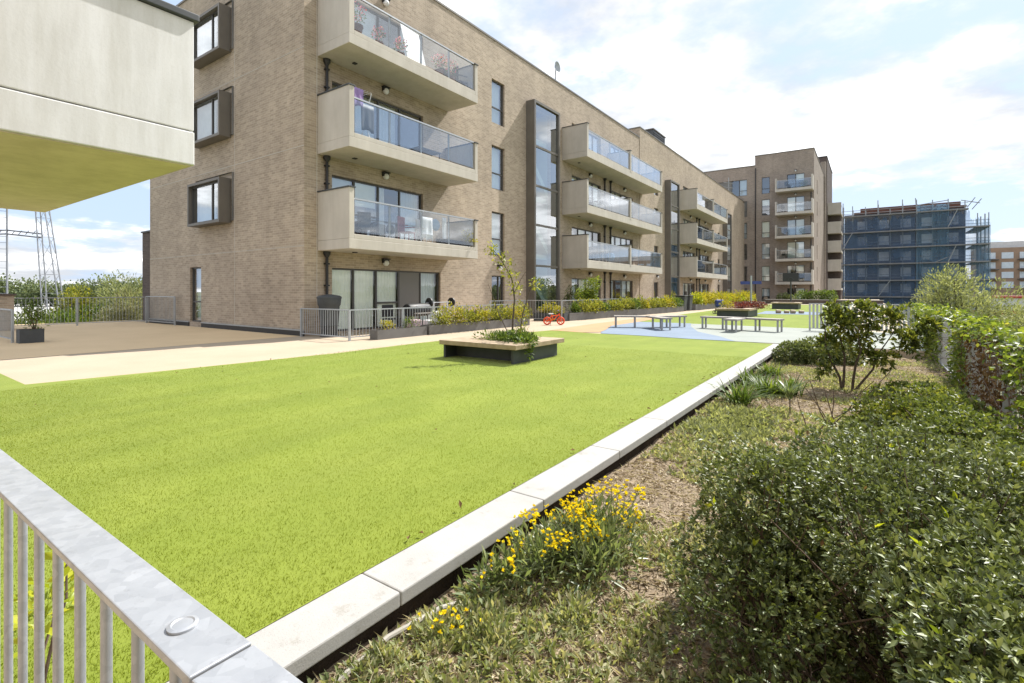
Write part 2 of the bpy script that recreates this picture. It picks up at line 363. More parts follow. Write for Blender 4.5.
def blades(bases, h, w, lean=.5, curve=.6, h_jit=.35):
    # strap/grass blades: 3 segments
    n = len(bases); hh = h * RNG.uniform(1 - h_jit, 1 + h_jit, n)[:, None]; az = RNG.uniform(0, 6.283, n)
    d = np.stack([np.cos(az), np.sin(az), np.zeros(n)], 1); side = np.stack([-np.sin(az), np.cos(az), np.zeros(n)], 1)
    ln = lean * RNG.uniform(.2, 1.3, n)[:, None]; ww = w * RNG.uniform(.7, 1.3, n)[:, None]
    rows = []
    for f, wf in ((0, .7), (.4, 1), (.75, .7), (1, .05)):
        c = bases + d * hh * ln * (f ** 1.6) + np.array([0, 0, 1]) * hh * (f - curve * .5 * ln * f * f)
        rows += [c + side * ww * wf * .5, c - side * ww * wf * .5]
    V = np.stack(rows, 1).reshape(-1, 3); i = np.arange(n)[:, None] * 8
    q = []
    for s in (0, 2, 4): q += [i + [s, s + 1, s + 3], i + [s, s + 3, s + 2]]
    return V, np.concatenate(q, 1).reshape(-1, 3)

# ------------------------------------------------------------------ setting: podium, paving, lawn, soil, far ground
XF, XB, YE, YW, XW = -13.88, -12.33, 8.82, 74.94, -5.64
def structure(name, mb, m, **k): return tag(mb.build(name, m, **k), kind='structure')
structure('ground', MB().box(-3000, 3000, -3000, 3500, -6, -5), 'ground')
structure('gravel_yard', MB().box(-420, -62, -60, 160, -4.99, -4.96), 'gravel')
structure('podium', MB().box(-28.2, 1.5, -9, 108, -4.9, -.4), 'concrete')
pv = MB().box(-28, -1.84, -3.2, 100, -.398, 0); pv.box(-1.84, 1.45, 14.6, 100, -.398, 0)
structure('pavement', pv, 'resin')
structure('terrace', MB().poly([(-28, 1.9), (-13.95, 1.9), (-13.95, 8.75), (-28, 8.75)], .004), 'terrace')
lawn_pts = [(-1.985, .1), (-1.985, 14.4), (-2.6, 14.45), (-4.2, 14.5), (-5.7, 14.7), (-6.9, 14.7), (-7.6, 14.75), (-8.6, 14.95), (-8.95, 14.9),
            (-9.35, 12), (-9.55, 9.4), (-9.45, 6.8), (-9.75, 3.5), (-9.96, 1.91), (-13.6, 1.96), (-13.6, .1)]
structure('lawn', MB().poly(lawn_pts, .008), 'lawn')
structure('far_lawn', MB().poly([(-8.2, 21.2), (-6, 21.3), (-2.1, 21.0), (-1.2, 21.0), (-1.2, 32.8), (-3.4, 33.2), (-5.4, 32.4), (-5.6, 37.5), (-1.2, 37.5), (-1.2, 57), (-8.7, 57), (-8.9, 40), (-8.8, 28)], .008), 'lawn')
structure('tan_surface', MB().poly([(-8.95, 14.9), (-8.6, 14.95), (-7.6, 14.76), (-7.2, 15.2), (-7.45, 16.2), (-8.15, 18.2), (-8.2, 21.2), (-8.8, 28), (-9.3, 24), (-9.25, 19)], .012), 'tan_rubber')
structure('blue_surface', MB().poly([(-6.9, 14.7), (-5.7, 14.7), (-4.2, 14.5), (-2.9, 14.5), (-3.6, 15.8), (-4.6, 17.2), (-5.5, 19.6), (-6, 21.4), (-8.2, 21.3), (-8.12, 18.2), (-7.4, 16.1), (-7.2, 15.3)], .016), 'blue_rubber')
structure('grey_surface', MB().poly([(-2.9, 14.5), (-1.2, 14.6), (1.4, 14.7), (1.4, 20), (-1.4, 21.0), (-6, 21.3), (-5.5, 19.6), (-4.6, 17.2), (-3.6, 15.8)], .012), 'grey_rubber')
structure('blue_band', MB().poly([(-5.4, 32.4), (-3.4, 33.2), (-1.2, 32.8), (-1.2, 37.5), (-5.6, 37.5)], .016), 'blue_rubber')
# soil bed with a lumpy surface
nx, ny = 50, 240
gx, gy = np.meshgrid(np.linspace(-1.81, 1.44, nx), np.linspace(-1.5, 14.58, ny), indexing='ij')
P_ = np.stack([gx.ravel(), gy.ravel(), np.zeros(nx * ny)], 1)
def soil_z(P): return -.155 + .028 * lump(P * [1, 1, 0], 4, 5) + .012 * lump(P * [1, 1, 0], 16, 6)
P_[:, 2] = soil_z(P_); ii = np.arange(nx * ny).reshape(nx, ny)
Fq = np.stack([ii[:-1, :-1], ii[1:, :-1], ii[1:, 1:], ii[:-1, 1:]], -1).reshape(-1, 4)
tag(npmesh('garden_soil', P_, Fq, 'soil'), kind='structure')
# kerb: coping stones with open joints
kb = thing('kerb', 'long pale concrete kerb of coping stones between lawn and planting bed', 'kerb', (-1.85, 0, 0))
y = .34
while y < 14.3:
    y2 = min(y + 1.222, 14.4); st = MB().box(-1.98, -1.712, y + .002, y2 - .002, -.058, .012)
    st.build('coping_stone', 'kerb', kb, bevel=.008); y = y2
MB().box(-1.836, -1.752, .3, 14.4, -.398, -.062).build('kerb_foundation', 'kerb_gap_shadow', kb)  # coloured dark to stand for the shaded gap below the stones
sl = MB().tube([(-1.66, 1.05, -.15), (-1.665, 1.45, -.11), (-1.64, 1.75, -.13), (-1.6, 2.1, -.22)], .012, 8)
tag(sl.build('pipe', 'cable', loc=(-1.65, 1.4, -.2), smooth=True), 'pale plastic pipe half buried along the foot of the kerb', 'pipe')

# near turf blades + scattered litter
n = 330000
yy = .15 + 11 * RNG.random(n) ** 2.2; xx = -1.99 - 7.6 * RNG.random(n) ** 1.25
B = np.stack([xx, yy, np.full(n, .006)], 1)
az = RNG.uniform(0, 6.28, n); hgt = RNG.uniform(.008, .018, n); ln = RNG.uniform(0, .9, n) * hgt
sd = np.stack([np.cos(az), np.sin(az), 0 * az], 1) * .0016; az2 = RNG.uniform(0, 6.28, n)
tip = B + np.stack([np.cos(az2) * ln, np.sin(az2) * ln, hgt], 1)
V = np.stack([B - sd, B + sd, tip], 1).reshape(-1, 3)
tag(npmesh('turf_pile', V, np.arange(3 * n).reshape(-1, 3), 'blade'), 'short green artificial grass pile on the near lawn', 'grass', kind='stuff')
n = 26; Pl = np.stack([RNG.uniform(-9, -2.05, n), RNG.uniform(1.2, 14, n), np.full(n, .03)], 1)
Pl2 = np.stack([RNG.normal(-2.02, .03, 34), RNG.uniform(.6, 9, 34), np.full(34, .03)], 1)
Pl3 = np.stack([RNG.uniform(-9.6, -9.2, 25), RNG.uniform(3, 13, 25), np.full(25, .02)], 1)
Pl = np.concatenate([Pl, Pl2, Pl3]); D = sphere_dirs(len(Pl)) * [1, 1, .15]
V, F = leaves(Pl, D, RNG.uniform(.02, .055, len(Pl)), RNG.uniform(.01, .025, len(Pl)), .8)
tag(npmesh('dry_leaves', V, F, 'leaf_dead'), 'dry brown leaves scattered over the lawn and kerb', 'leaves', kind='stuff')

# ------------------------------------------------------------------ facade helpers
FA = lambda u, v, w: (XF + w, u, v)
FB = lambda u, v, w: (XF + .03 + w, u, v)
FE = lambda u, v, w: (u, YE - w, v)
FW = lambda u, v, w: (u, YW - w, v)
def wall_grid(T, u0, u1, v0, v1, holes, rev=.17):
    us = sorted({u0, u1} | {h[0] for h in holes} | {h[1] for h in holes}); vs = sorted({v0, v1} | {h[2] for h in holes} | {h[3] for h in holes})
    mb = MB()
    for i in range(len(us) - 1):
        for j in range(len(vs) - 1):
            cu, cv = (us[i] + us[i + 1]) / 2, (vs[j] + vs[j + 1]) / 2
            if any(h[0] < cu < h[1] and h[2] < cv < h[3] for h in holes): continue
            mb.quad(T(us[i], vs[j], 0), T(us[i + 1], vs[j], 0), T(us[i + 1], vs[j + 1], 0), T(us[i], vs[j + 1], 0))
    for a, b, c, d in holes:
        for p, q in (((a, c), (b, c)), ((b, c), (b, d)), ((b, d), (a, d)), ((a, d), (a, c))):
            mb.quad(T(p[0], p[1], 0), T(q[0], q[1], 0), T(q[0], q[1], -rev), T(p[0], p[1], -rev))
    return mb
def curtain_mb(T, a, b, c, d, w, amp=.014, per=.13):
    n = max(6, int((b - a) / per * 4)); V = []
    for i in range(n + 1):
        u = a + (b - a) * i / n; k = w + amp * math.sin(i * math.pi / 2 + .7 * math.sin(i * .37))
        V += [T(u, c, k), T(u, d, k)]
    return MB().add(V, [(2 * i, 2 * i + 2, 2 * i + 3, 2 * i + 1) for i in range(n)])
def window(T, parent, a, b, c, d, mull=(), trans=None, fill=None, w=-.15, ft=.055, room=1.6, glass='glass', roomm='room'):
    """frame with panes; trans: {cell: height}; fill: {cell: curtain|blind|half|panel|net}"""
    trans = trans or {}; fill = fill or {}
    fr = MB(); e = .004; us = [a] + list(mull) + [b]
    fr.box(a + e, b - e, c + e, c + ft, w, w + .06, T); fr.box(a + e, b - e, d - ft, d - e, w, w + .06, T)
    fr.box(a + e, a + ft, c + ft, d - ft, w, w + .06, T); fr.box(b - ft, b - e, c + ft, d - ft, w, w + .06, T)
    for m_ in mull: fr.box(m_ - ft * .6, m_ + ft * .6, c + ft, d - ft, w, w + .06, T)
    for k, h in trans.items(): fr.box(us[k] + ft, us[k + 1] - ft, h - .03, h + .03, w + .003, w + .055, T)
    f = fr.build('window', 'frame', parent)
    for k in range(len(us) - 1):
        p, q = us[k] + ft * .9, us[k + 1] - ft * .9; fl = fill.get(k, '')
        if fl == 'panel': MB().box(p, q, c + ft, d - ft, w + .012, w + .04, T).build('infill_panel', 'greypanel', f); continue
        MB().quad(T(p, c + ft, w + .025), T(q, c + ft, w + .025), T(q, d - ft, w + .025), T(p, d - ft, w + .025)).build('pane', glass, f)
        if fl == 'curtain': curtain_mb(T, p, q, c + .03, d - .03, w - .05).build('curtain', 'curtain', f, smooth=True)
        if fl == 'net': curtain_mb(T, p, q, c + .03, d - .03, w - .12, .012).build('curtain', 'blind', f, smooth=True)
        if fl == 'side': curtain_mb(T, p, p + (q - p) * .38, c + .03, d - .03, w - .10).build('curtain', 'fabric_white', f, smooth=True)
        if fl == 'blind': MB().box(p, q, c + (d - c) * .35, d - .04, w - .07, w - .06, T).build('blind', 'blind', f)
        if fl == 'half': MB().box(p, q, c + (d - c) * .62, d - .04, w - .07, w - .06, T).build('blind', 'curtain', f)
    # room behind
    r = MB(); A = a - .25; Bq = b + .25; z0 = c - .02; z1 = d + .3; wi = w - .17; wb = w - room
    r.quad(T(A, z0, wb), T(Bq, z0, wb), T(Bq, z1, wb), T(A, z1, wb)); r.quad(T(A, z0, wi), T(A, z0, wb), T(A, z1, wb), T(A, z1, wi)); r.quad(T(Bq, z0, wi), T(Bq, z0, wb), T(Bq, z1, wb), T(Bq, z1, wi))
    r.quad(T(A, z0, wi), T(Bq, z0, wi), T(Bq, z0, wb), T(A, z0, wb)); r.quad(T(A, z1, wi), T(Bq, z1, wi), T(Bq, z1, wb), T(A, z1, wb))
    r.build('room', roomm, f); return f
def lamp(T, parent, u, v):
    l = MB().box(u - .13, u + .13, v - .02, v + .13, .0, .11, T); l.box(u - .15, u + .15, v + .1, v + .14, 0, .16, T)
    o = l.build('wall_lamp', 'black', parent, bevel=.015)
    c = T(u, v - .02, .075); g = MB(); rings = []
    for i in range(7):
        a = math.pi * i / 6; rings.append((max(.11 * math.sin(a), .002), -.11 * math.cos(a)))
    g.lathe(c, rings, 14); g.build('globe', 'white', o, smooth=True)
def downpipe(T, parent, u, z0, z1):
    p = MB().tube([T(u, z0, .07), T(u, z1, .07)], .045, 10); p.lathe(T(u, z1 - .18, .07), [(.05, 0), (.11, .1), (.11, .18)], 12)
    for k in (.25, .72): p.box(u - .07, u + .07, z0 + (z1 - z0) * k, z0 + (z1 - z0) * k + .05, .003, .12, T)
    p.build('downpipe', 'black', parent, smooth=True)
def balcony(T, parent, u0, u1, zb, splits=(), D=1.55, post=(), hl=1.80, hr=1.47, glz=(.50, 1.46), full=True):
    s = MB().box(u0, u1, zb, zb + .30, .002, D, T)
    s.box(u0 + .006, u0 + .19, zb + .302, zb + hl, .002, D - .006, T)
    s.box(u1 - .16, u1 - .006, zb + .302, zb + hr, .002, D - .006, T)
    for m_ in splits: s.box(m_ - .09, m_ + .09, zb + .302, zb + hl - .12, .002, D + .012, T)
    s.box(u0 + .19, u1 - .16, zb + .302, zb + .44, D - .14, D - .008, T)
    b = s.build('balcony', 'concrete', parent, bevel=.012)
    cp = MB().box(u0 - .02, u0 + .22, zb + hl, zb + hl + .035, .002, D + .02, T); cp.build('coping', 'charcoal', b)
    cp = MB().box(u1 - .19, u1 + .02, zb + hr, zb + hr + .035, .002, D + .02, T); cp.build('coping', 'charcoal', b)
    for m_ in splits: MB().box(m_ - .12, m_ + .12, zb + hl - .118, zb + hl - .085, .002, D + .03, T).build('coping', 'charcoal', b)
    # recessed soffit lights and drip joint
    MB().box(u0 + .9, u0 + 1.02, zb - .03, zb - .002, .5, .62, T).build('soffit_fitting', 'black', b)
    edges = [u0 + .19] + [x for m_ in splits for x in (m_ - .09, m_ + .09)] + [u1 - .16]
    for i in range(0, len(edges), 2):
        a, c = edges[i] + .02, edges[i + 1] - .02; k = max(2, round((c - a) / 1.45)); wz = D - .07
        for j in range(k):
            p, q = a + (c - a) * j / k, a + (c - a) * (j + 1) / k
            MB().box(p + .012, q - .012, zb + glz[0], zb + glz[1], wz, wz + .012, T).build('glass_panel', 'glass_rail', b)
            if j: MB().box(p - .025, p + .025, zb + .44, zb + glz[1] + .0, wz - .045, wz - .003, T).build('post', 'rail_paint', b)
        MB().box(a - .015, c + .015, zb + glz[1] + .004, zb + glz[1] + .05, wz - .03, wz + .035, T).build('handrail', 'steel_galv', b)
    return b
def bay(T, parent, u0, u1, z0, z1, trans, D=.5):
    f = MB().box(u0, u0 + .14, z0, z1, .003, D, T); f.box(u1 - .14, u1, z0, z1, .003, D, T); f.box(u0 + .14, u1 - .14, z1 - .12, z1, .003, D, T); f.box(u0 + .14, u1 - .14, z0, z0 + .12, .003, D, T)
    for t in trans: f.box(u0 + .14, u1 - .14, t - .05, t + .05, D - .14, D - .05, T)
    o = f.build('bay_window', 'bronze', parent)
    zs = [z0 + .12] + [t for t in trans] + [z1 - .12]
    for a, b in zip(zs, zs[1:]):
        MB().quad(T(u0 + .14, a + .05, D - .09), T(u1 - .14, a + .05, D - .09), T(u1 - .14, b - .05, D - .09), T(u0 + .14, b - .05, D - .09)).build('pane', 'glass_bay', o)
    st = MB(); W0 = -2.2
    st.quad(T(u0 - .3, z0, W0), T(u1 + .3, z0, W0), T(u1 + .3, z1, W0), T(u0 - .3, z1, W0)); 
    for uu in (u0 + .1, u1 - .1): st.quad(T(uu, z0, -.01), T(uu, z0, W0), T(uu, z1, W0), T(uu, z1, -.01))
    for k in range(4):
        zf = z0 + .0 + 3.0 * k
        if k: st.box(u0 + .15, u1 - .15, zf - .28, zf - .02, -2.15, -.25, T)
        if zf + 3 < z1 + .4:
            A = [(u1 - .3, zf + .0), (u1 - .3, zf + .35), (u0 + .7, zf + 1.9), (u0 + .3, zf + 1.9), (u0 + .3, zf + 1.6), (u0 + .6, zf + 1.6)]
            for w0, w1 in ((-.9, -.1),):
                V = [T(u, v, w0) for u, v in A] + [T(u, v, w1) for u, v in A]; n_ = len(A)
                st.add(V, [tuple(range(n_)), tuple(range(n_, 2 * n_))] + [(i, (i + 1) % n_, n_ + (i + 1) % n_, n_ + i) for i in range(n_)])
    st.build('stairwell', 'stair', o)
    return o

# ------------------------------------------------------------------ main apartment building
MBd = thing('apartment_building', 'long four-storey beige brick apartment building with concrete balconies beside the lawn', 'building', (XF, YE, 0))
G0, G1 = .06, 2.10
lev = [(2.88, 5.05), (5.86, 8.03), (8.88, 11.03)]
holesA, holesB = [], []
wins = []   # (T, rect, mull, trans, fill)
fills = ['curtain', 'net', 'side', 'blind', 'half', '']
def add(h, T, r, mull=(), trans=None, fill=None): h.append(r); wins.append((T, r, mull, trans, fill))
# stack 1
add(holesA, FA, (9.79, 14.76, G0, G1), (10.68, 11.63, 12.66, 13.74), {2: .95, 4: .82}, {0: 'curtain', 1: 'curtain', 2: 'curtain', 3: 'panel', 4: 'net'})
add(holesA, FA, (9.79, 13.8, *lev[0]), (10.7, 11.72, 12.7), {1: 3.9}, {0: 'blind', 1: 'half', 2: 'side', 3: 'net'})
add(holesA, FA, (9.79, 13.8, *lev[1]), (10.7, 11.72, 12.7), {}, {1: 'net', 2: 'net'})
add(holesA, FA, (9.79, 13.8, *lev[2]), (10.7, 11.72, 12.7), {}, {0: 'net', 1: 'blind', 3: 'blind'})
for z0, z1 in ((2.99, 4.97), (6.0, 7.98), (9.0, 10.98)): add(holesA, FA, (18.1, 19.08, z0, z1), (), {0: z0 + .75}, {0: 'net'})
add(holesA, FA, (18.1, 19.08, .06, 2.06), (18.72,), {}, {})
# stack 2
def stack_windows(h, T, o, seed):
    r = random.Random(seed)
    for a, b in ((25.63 + o, 29.5 + o), (31.0 + o, 34.85 + o)):
        add(h, T, (a, b, G0, G1), (a + 1.0, a + 2.0, a + 3.0), {2: .9}, {k: r.choice(fills) for k in range(4)})
        for z0, z1 in lev: add(h, T, (a, b, z0, z1), (a + .95, a + 1.95, a + 2.9), {}, {k: r.choice(fills) for k in range(4)})
stack_windows(holesA, FA, 0, 3)
SPLIT = 36.13
for z0, z1 in ((2.99, 4.97), (6.0, 7.98), (9.0, 10.98)): add(holesB, FB, (39.2, 40.15, z0, z1), (), {0: z0 + .75}, {0: 'net'})
add(holesB, FB, (39.2, 40.15, .06, 2.06), (39.8,), {}, {})
stack_windows(holesB, FB, 21.2, 9)
for z0, z1 in ((2.99, 4.97), (6.0, 7.98), (9.0, 10.98)): add(holesB, FB, (59.9, 60.8, z0, z1), (), {0: z0 + .75}, {0: 'net'})
add(holesB, FB, (59.9, 60.8, .06, 2.06), (60.4,), {}, {})
bayA = (20.9, 23.42, .3, 10.8)
bays = [(FA, *bayA), (FB, 41.75, 44.2, .3, 10.6), (FB, 62.3, 64.7, .3, 10.5)]
HR1, HR2 = 12.74, 13.5
wa = wall_grid(FA, YE, SPLIT, 0, HR1, holesA + [(21.04, 23.28, .42, 10.68)], .2)
wb = wall_grid(FB, SPLIT, YW, 0, HR2, holesB + [(41.89, 44.06, .42, 10.48), (62.44, 64.56, .42, 10.38)], .2)
wb.quad(FB(SPLIT, 0, 0), FB(SPLIT, HR2, 0), FB(SPLIT, HR2, -11.3), FB(SPLIT, 0, -11.3))
# end wall: slit door and three oriel windows
XL = -25.35
holesE = [(-21.5, -20.58, .18, 2.27), (-20.55, -18.45, 3.9, 5.15), (-20.55, -18.45, 6.9, 8.15), (-20.55, -18.45, 9.9, 11.15)]
we = wall_grid(FE, XL, XF, 0, HR1, holesE, .3)
we.v += []
wall = MB()
for q in (wa, wb, we): wall.add(q.v, q.f)
wall.quad((XL, YE, 0), (XL, YW, 0), (XL, YW, HR1), (XL, YE, HR1)); wall.box(XL + .1, XF - .3, YE + .3, SPLIT - .1, HR1 - .5, HR1 - .4); wall.box(XL + .1, XF - .3, SPLIT + .1, YW, HR2 - .5, HR2 - .4)
bw = wall.build('wall', 'brick', MBd)
cp = MB().box(XL - .03, XF + .03, YE - .03, YE + .3, HR1 + .002, HR1 + .08); cp.box(XF - .3, XF + .03, YE + .302, SPLIT - .002, HR1 + .002, HR1 + .08)
cp.box(XF - .3, XF + .06, SPLIT - .03, YW + .2, HR2 + .002, HR2 + .08); cp.box(XL, XF - .302, SPLIT - .03, SPLIT + .3, HR2 + .002, HR2 + .08)
cp.build('coping', 'bronze', MBd)
pl = MB().box(XL, -21.55, YE - .035, YE - .002, 0, .15); pl.box(-20.5, XF + .03, YE - .035, YE - .002, 0, .15); pl.build('plinth', 'black', MBd)
pl = MB().box(-21.56, -20.5, YE - .06, YE - .04, .15, .17); pl = MB().box(XL, -21.55, YE - .05, YE - .002, .152, .19); pl.box(-20.5, XF + .02, YE - .05, YE - .002, .152, .19); pl.build('flashing', 'rail_paint', MBd)
# movement joints
mj = MB()
for z in (2.72, 5.74, 8.72): mj.box(XL, XF, YE - .006, YE - .001, z, z + .02)
mj.box(-18.05, -18.03, YE - .006, YE - .001, .2, HR1); mj.box(XF + .001, XF + .006, 9.24, 9.26, 0, HR1)
mj.build('movement_joint', 'concrete', MBd)
for T, r, mull, trans, fill in wins: window(T, MBd, *r, mull, trans, fill, glass='glass_low' if r[3] == G1 else 'glass')
window(FE, MBd, -21.5, -20.58, .18, 2.27, (), {0: .95}, {0: 'net'}, w=-.14)
for z0 in (3.75, 6.75, 9.75):
    of = MB(); a, b, c, d, D = -20.72, -18.27, z0, z0 + 1.56, .42
    of.box(a, b, c, c + .09, .003, D, FE); of.box(a, b, d - .09, d, .003, D, FE); of.box(a, a + .09, c + .09, d - .09, .003, D, FE); of.box(b - .09, b, c + .09, d - .09, .003, D, FE)
    o = of.build('oriel_frame', 'bronze', MBd)
    window(FE, MBd, a + .095, b - .095, c + .095, d - .095, ((a + b) / 2 + .45,), {}, {0: 'net', 1: 'side'}, w=.24, ft=.045)
for T, a, b, c, d in bays: bay(T, MBd, a, b, c, d, [z for z in (2.62, 4.65, 6.6, 8.55)])
ZB = (2.60, 5.58, 8.60)
for z in ZB:
    balcony(FA, MBd, 9.27, 15.2, z)
    balcony(FA, MBd, 24.5, 36.62, z, (30.6,))
    balcony(FB, MBd, 45.7, 57.6, z, (51.6,))
for z in (2.36, 5.39, 8.38, 11.47): lamp(FA, MBd, 11.92, z)
lamp(FA, MBd, 18.65, 2.42); lamp(FB, MBd, 39.8, 2.5); lamp(FB, MBd, 60.3, 2.5)
for z in (2.36, 5.39, 8.38):
    for u in (27.9, 33.2): lamp(FA, MBd, u, z)
    for u in (49.1, 54.4): lamp(FB, MBd, u, z)
for z0, z1 in ((1.15, 2.59), (4.4, 5.57), (7.4, 8.59)): downpipe(FA, MBd, 9.56, z0, z1)
for T, o in ((FA, 0), (FB, 21.2)):
    for u in (29.95, 30.85):
        for z0, z1 in ((.1, 2.59), (2.95, 5.57), (5.9, 8.59)): downpipe(T, MBd, u + o, z0, z1)
# roof plant and aerials
v = thing('roof_vent', 'dark louvred plant box on the roof of the taller brick section', 'vent', (-16, 45, HR2))
MB().box(-17, -15.5, 43.6, 46.8, HR2 - .4, HR2 + 2.15).build('casing', 'charcoal', v, bevel=.03)
lv = MB()
for k in range(9): lv.box(-15.49, -15.46, 43.75, 46.65, HR2 + .5 + k * .17, HR2 + .6 + k * .17)
lv.build('louvre', 'black', v); MB().box(-17.06, -15.44, 43.54, 46.86, HR2 + 2.152, HR2 + 2.23).build('lid', 'bronze', v)
d = thing('satellite_dish', 'small satellite dish on a pole above the brick roofline', 'dish', (-14.3, 24.5, HR1))
MB().tube([(-14.3, 24.5, HR1 - .4), (-14.3, 24.5, HR1 + 1.05)], .03, 8).build('pole', 'scaf', d)
ds = MB().lathe((-14.22, 24.5, HR1 + 1.1), [(.05, -.05), (.2, -.02), (.31, .05), (.32, .06), (.2, .0), (.05, -.03)], 20, 'x'); ds.build('reflector', 'rail_paint', d, smooth=True)
a = thing('roof_aerial', 'thin rooftop aerial frame above the far end of the brick roofline', 'aerial', (-15, 70.8, HR2))
q = MB()
for k in range(4): q.tube([(-15.5 + .02 * k, 70, HR2 + .3 + .6 * k), (-14.6, 71.6, HR2 + .3 + .6 * k)], .05, 5)
q.build('crossbar', 'scaf', a); MB().tube([(-15, 70.8, HR2 - .4), (-15, 70.8, HR2 + 2.8)], .06, 6).build('pole', 'scaf', a)
# dark annex wall at the left end
ANX = -27.6
an = thing('annex_wall', 'dark brick annex wall standing beyond the left end of the apartment building', 'wall', (-26, 9.2, 0))
MB().box(ANX, -25.36, 9.3, 13, -.39, 4.05).build('wall', 'brick_dark', an); MB().box(ANX - .05, -25.36, 9.25, 13, 4.052, 4.12).build('coping', 'black', an)

# ------------------------------------------------------------------ balcony block of the building behind the camera
BK = thing('concrete_overhang', 'pale concrete balcony block jutting out overhead at upper left', 'building', (-7.5, -3.2, 0))
b = MB().box(-9.72, -5.0, -3.2, 2.09, 2.50, 2.80); b.build('slab', ['concrete_pale'], BK, bevel=.01)
b = MB().box(-9.72, -9.52, -3.2, 2.086, 2.81, 3.80); b.box(-5.2, -5.004, -3.2, 2.086, 2.81, 3.80); b.box(-9.52, -5.2, 1.88, 2.086, 2.81, 3.80)
b.build('parapet', 'concrete_pale', BK, bevel=.008)
b = MB().box(-9.75, -9.46, -3.2, 2.12, 3.803, 3.87); b.box(-5.26, -4.97, -3.2, 2.12, 3.803, 3.87); b.box(-9.46, -5.26, 1.82, 2.12, 3.803, 3.87); b.build('coping', 'charcoal', BK, bevel=.01)
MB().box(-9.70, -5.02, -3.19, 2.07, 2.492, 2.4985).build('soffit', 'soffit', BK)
MB().box(-12, 8, -4.2, -3.22, -.39, 12.6).build('wall', 'brick', BK)  # unseen wall, height and width shaped to shade the near shrubs

# ------------------------------------------------------------------ end wing
WG = thing('end_apartment_block', 'six-storey brown brick apartment block closing the far end of the courtyard', 'building', (-12, YW, 0))
hW = []; wW = []
for i, (z0, z1) in enumerate(((.0, 1.73), (2.67, 4.7), (5.64, 7.76), (8.52, 10.68), (11.5, 13.64), (14.42, 16.62))):
    x0 = -17.4 if i == 5 else -15.46
    hW.append((x0, -13.52, z0, z1)); wW.append((hW[-1], (-14.55,) if i < 5 else (-15.46, -14.5), {1: z0 + .7} if i != 5 else {2: z0 + .7}, {0: 'panel', 2: 'net'} if i == 5 else {0: random.choice(fills[:4]), 1: random.choice(['panel', 'net', ''])}))
    hW.append((-11.7, -10.72, z0, z1)); wW.append((hW[-1], (), {0: z0 + .65}, {0: random.choice(fills)}))
    hW.append((-8.68, -6.7, z0 - .0, z1)); wW.append((hW[-1], (-7.7,), {}, {0: random.choice(fills), 1: random.choice(fills)}))
w1 = wall_grid(FW, -34, -12.52, -.39, 18.3, [h for h in hW if h[1] < -12.6], .2); w2 = wall_grid(FW, -12.52, XW, -.39, 19.6, [h for h in hW if h[0] > -12.52], .2)
TE = lambda u, v, w: (XW + w, u, v)
hE = [(79.5, 80.3, z, z + 1.9) for z in (2.7, 5.7, 8.7, 11.6, 14.5)]
w3 = wall_grid(TE, YW, 92, -.39, 19.6, hE, .2)
ww = MB()
for q in (w1, w2, w3): ww.add(q.v, q.f)
ww.quad((-12.52, YW, 18.2), (-12.52, 92, 18.2), (-12.52, 92, 19.6), (-12.52, YW, 19.6)); ww.box(-34, -12.5, YW + .3, 92, 17.9, 18.0); ww.box(-12.4, XW - .3, YW + .3, 92, 19.2, 19.3)
ww.build('wall', 'brick_pink', WG)
c = MB().box(-34, -12.52, YW - .05, YW + .3, 18.302, 18.4); c.box(-12.56, XW + .05, YW - .05, YW + .3, 19.602, 19.7); c.box(XW - .3, XW + .05, YW + .302, 92, 19.602, 19.7); c.box(-12.56, -12.25, YW + .302, 92, 19.602, 19.7); c.build('coping', 'bronze', WG)
for r, mull, tr, fl in wW: window(FW, WG, *r, mull, tr, fl)
for r in hE: window(TE, WG, *r, (), {}, {0: 'net'})
for z in (2.2, 5.2, 8.18, 11.2, 14.22):
    s = MB().box(-9.9, -5.66, z, z + .32, .002, 1.5, FW); s.box(-9.9, -9.72, z + .322, z + 1.75, .002, 1.5, FW); s.box(-5.84, -5.66, z + .322, z + 1.85, .002, 1.5, FW)
    bb = s.build('balcony', 'concrete', WG)
    for k in range(3): MB().box(-9.7 + k * 1.29, -9.7 + k * 1.29 + 1.26, z + .45, z + 1.4, 1.42, 1.435, FW).build('glass_panel', 'glass_rail', bb)
    MB().box(-9.72, -5.84, z + 1.402, z + 1.45, 1.39, 1.46, FW).build('handrail', 'rail_paint', bb)
for z in (1.95, 4.95, 7.95, 10.95, 13.95, 17.0): lamp(FW, WG, -7.7, z)
for k, z in enumerate((-.3, 2.55, 5.55, 8.5, 11.5)): MB().tube([(-5.95, YW - .1, z + .3), (-5.95, YW - .1, z + 2.5)], .06, 6).build('downpipe', 'black', WG)
MB().tube([(-12.45, YW - .08, -.3), (-12.45, YW - .08, 18)], .06, 6).build('downpipe', 'black', WG)
# block behind the wing with end balconies
BL = thing('rear_apartment_block', 'dark narrow brick block just behind the end apartment block', 'building', (-7, 95, 0))
bw2 = MB().box(-20, -5.3, 94, 108, -.39, 22.6); bw2.box(-5.298, -3.6, 97, 106, -.39, 15.6); bw2.build('wall', 'brick_dark', BL)
MB().box(-20.05, -5.25, 93.95, 108, 22.602, 22.75).build('coping', 'black', BL)
MB().box(-6.05, -5.4, 92.6, 93.98, -.39, 21.6).build('buttress', 'brick_pink', BL)
for k in range(5):
    z = 1.5 + 3.02 * k
    s = MB().box(-5.29, -3.45, 95.3, 101, z, z + .3); s.box(-5.29, -3.45, 95.3, 95.5, z + .3, z + 1.85); bb = s.build('balcony', 'concrete', BL)
    MB().box(-3.52, -3.5, 95.52, 101, z + .3, z + 1.5).build('glass_panel', 'glass_rail', bb)

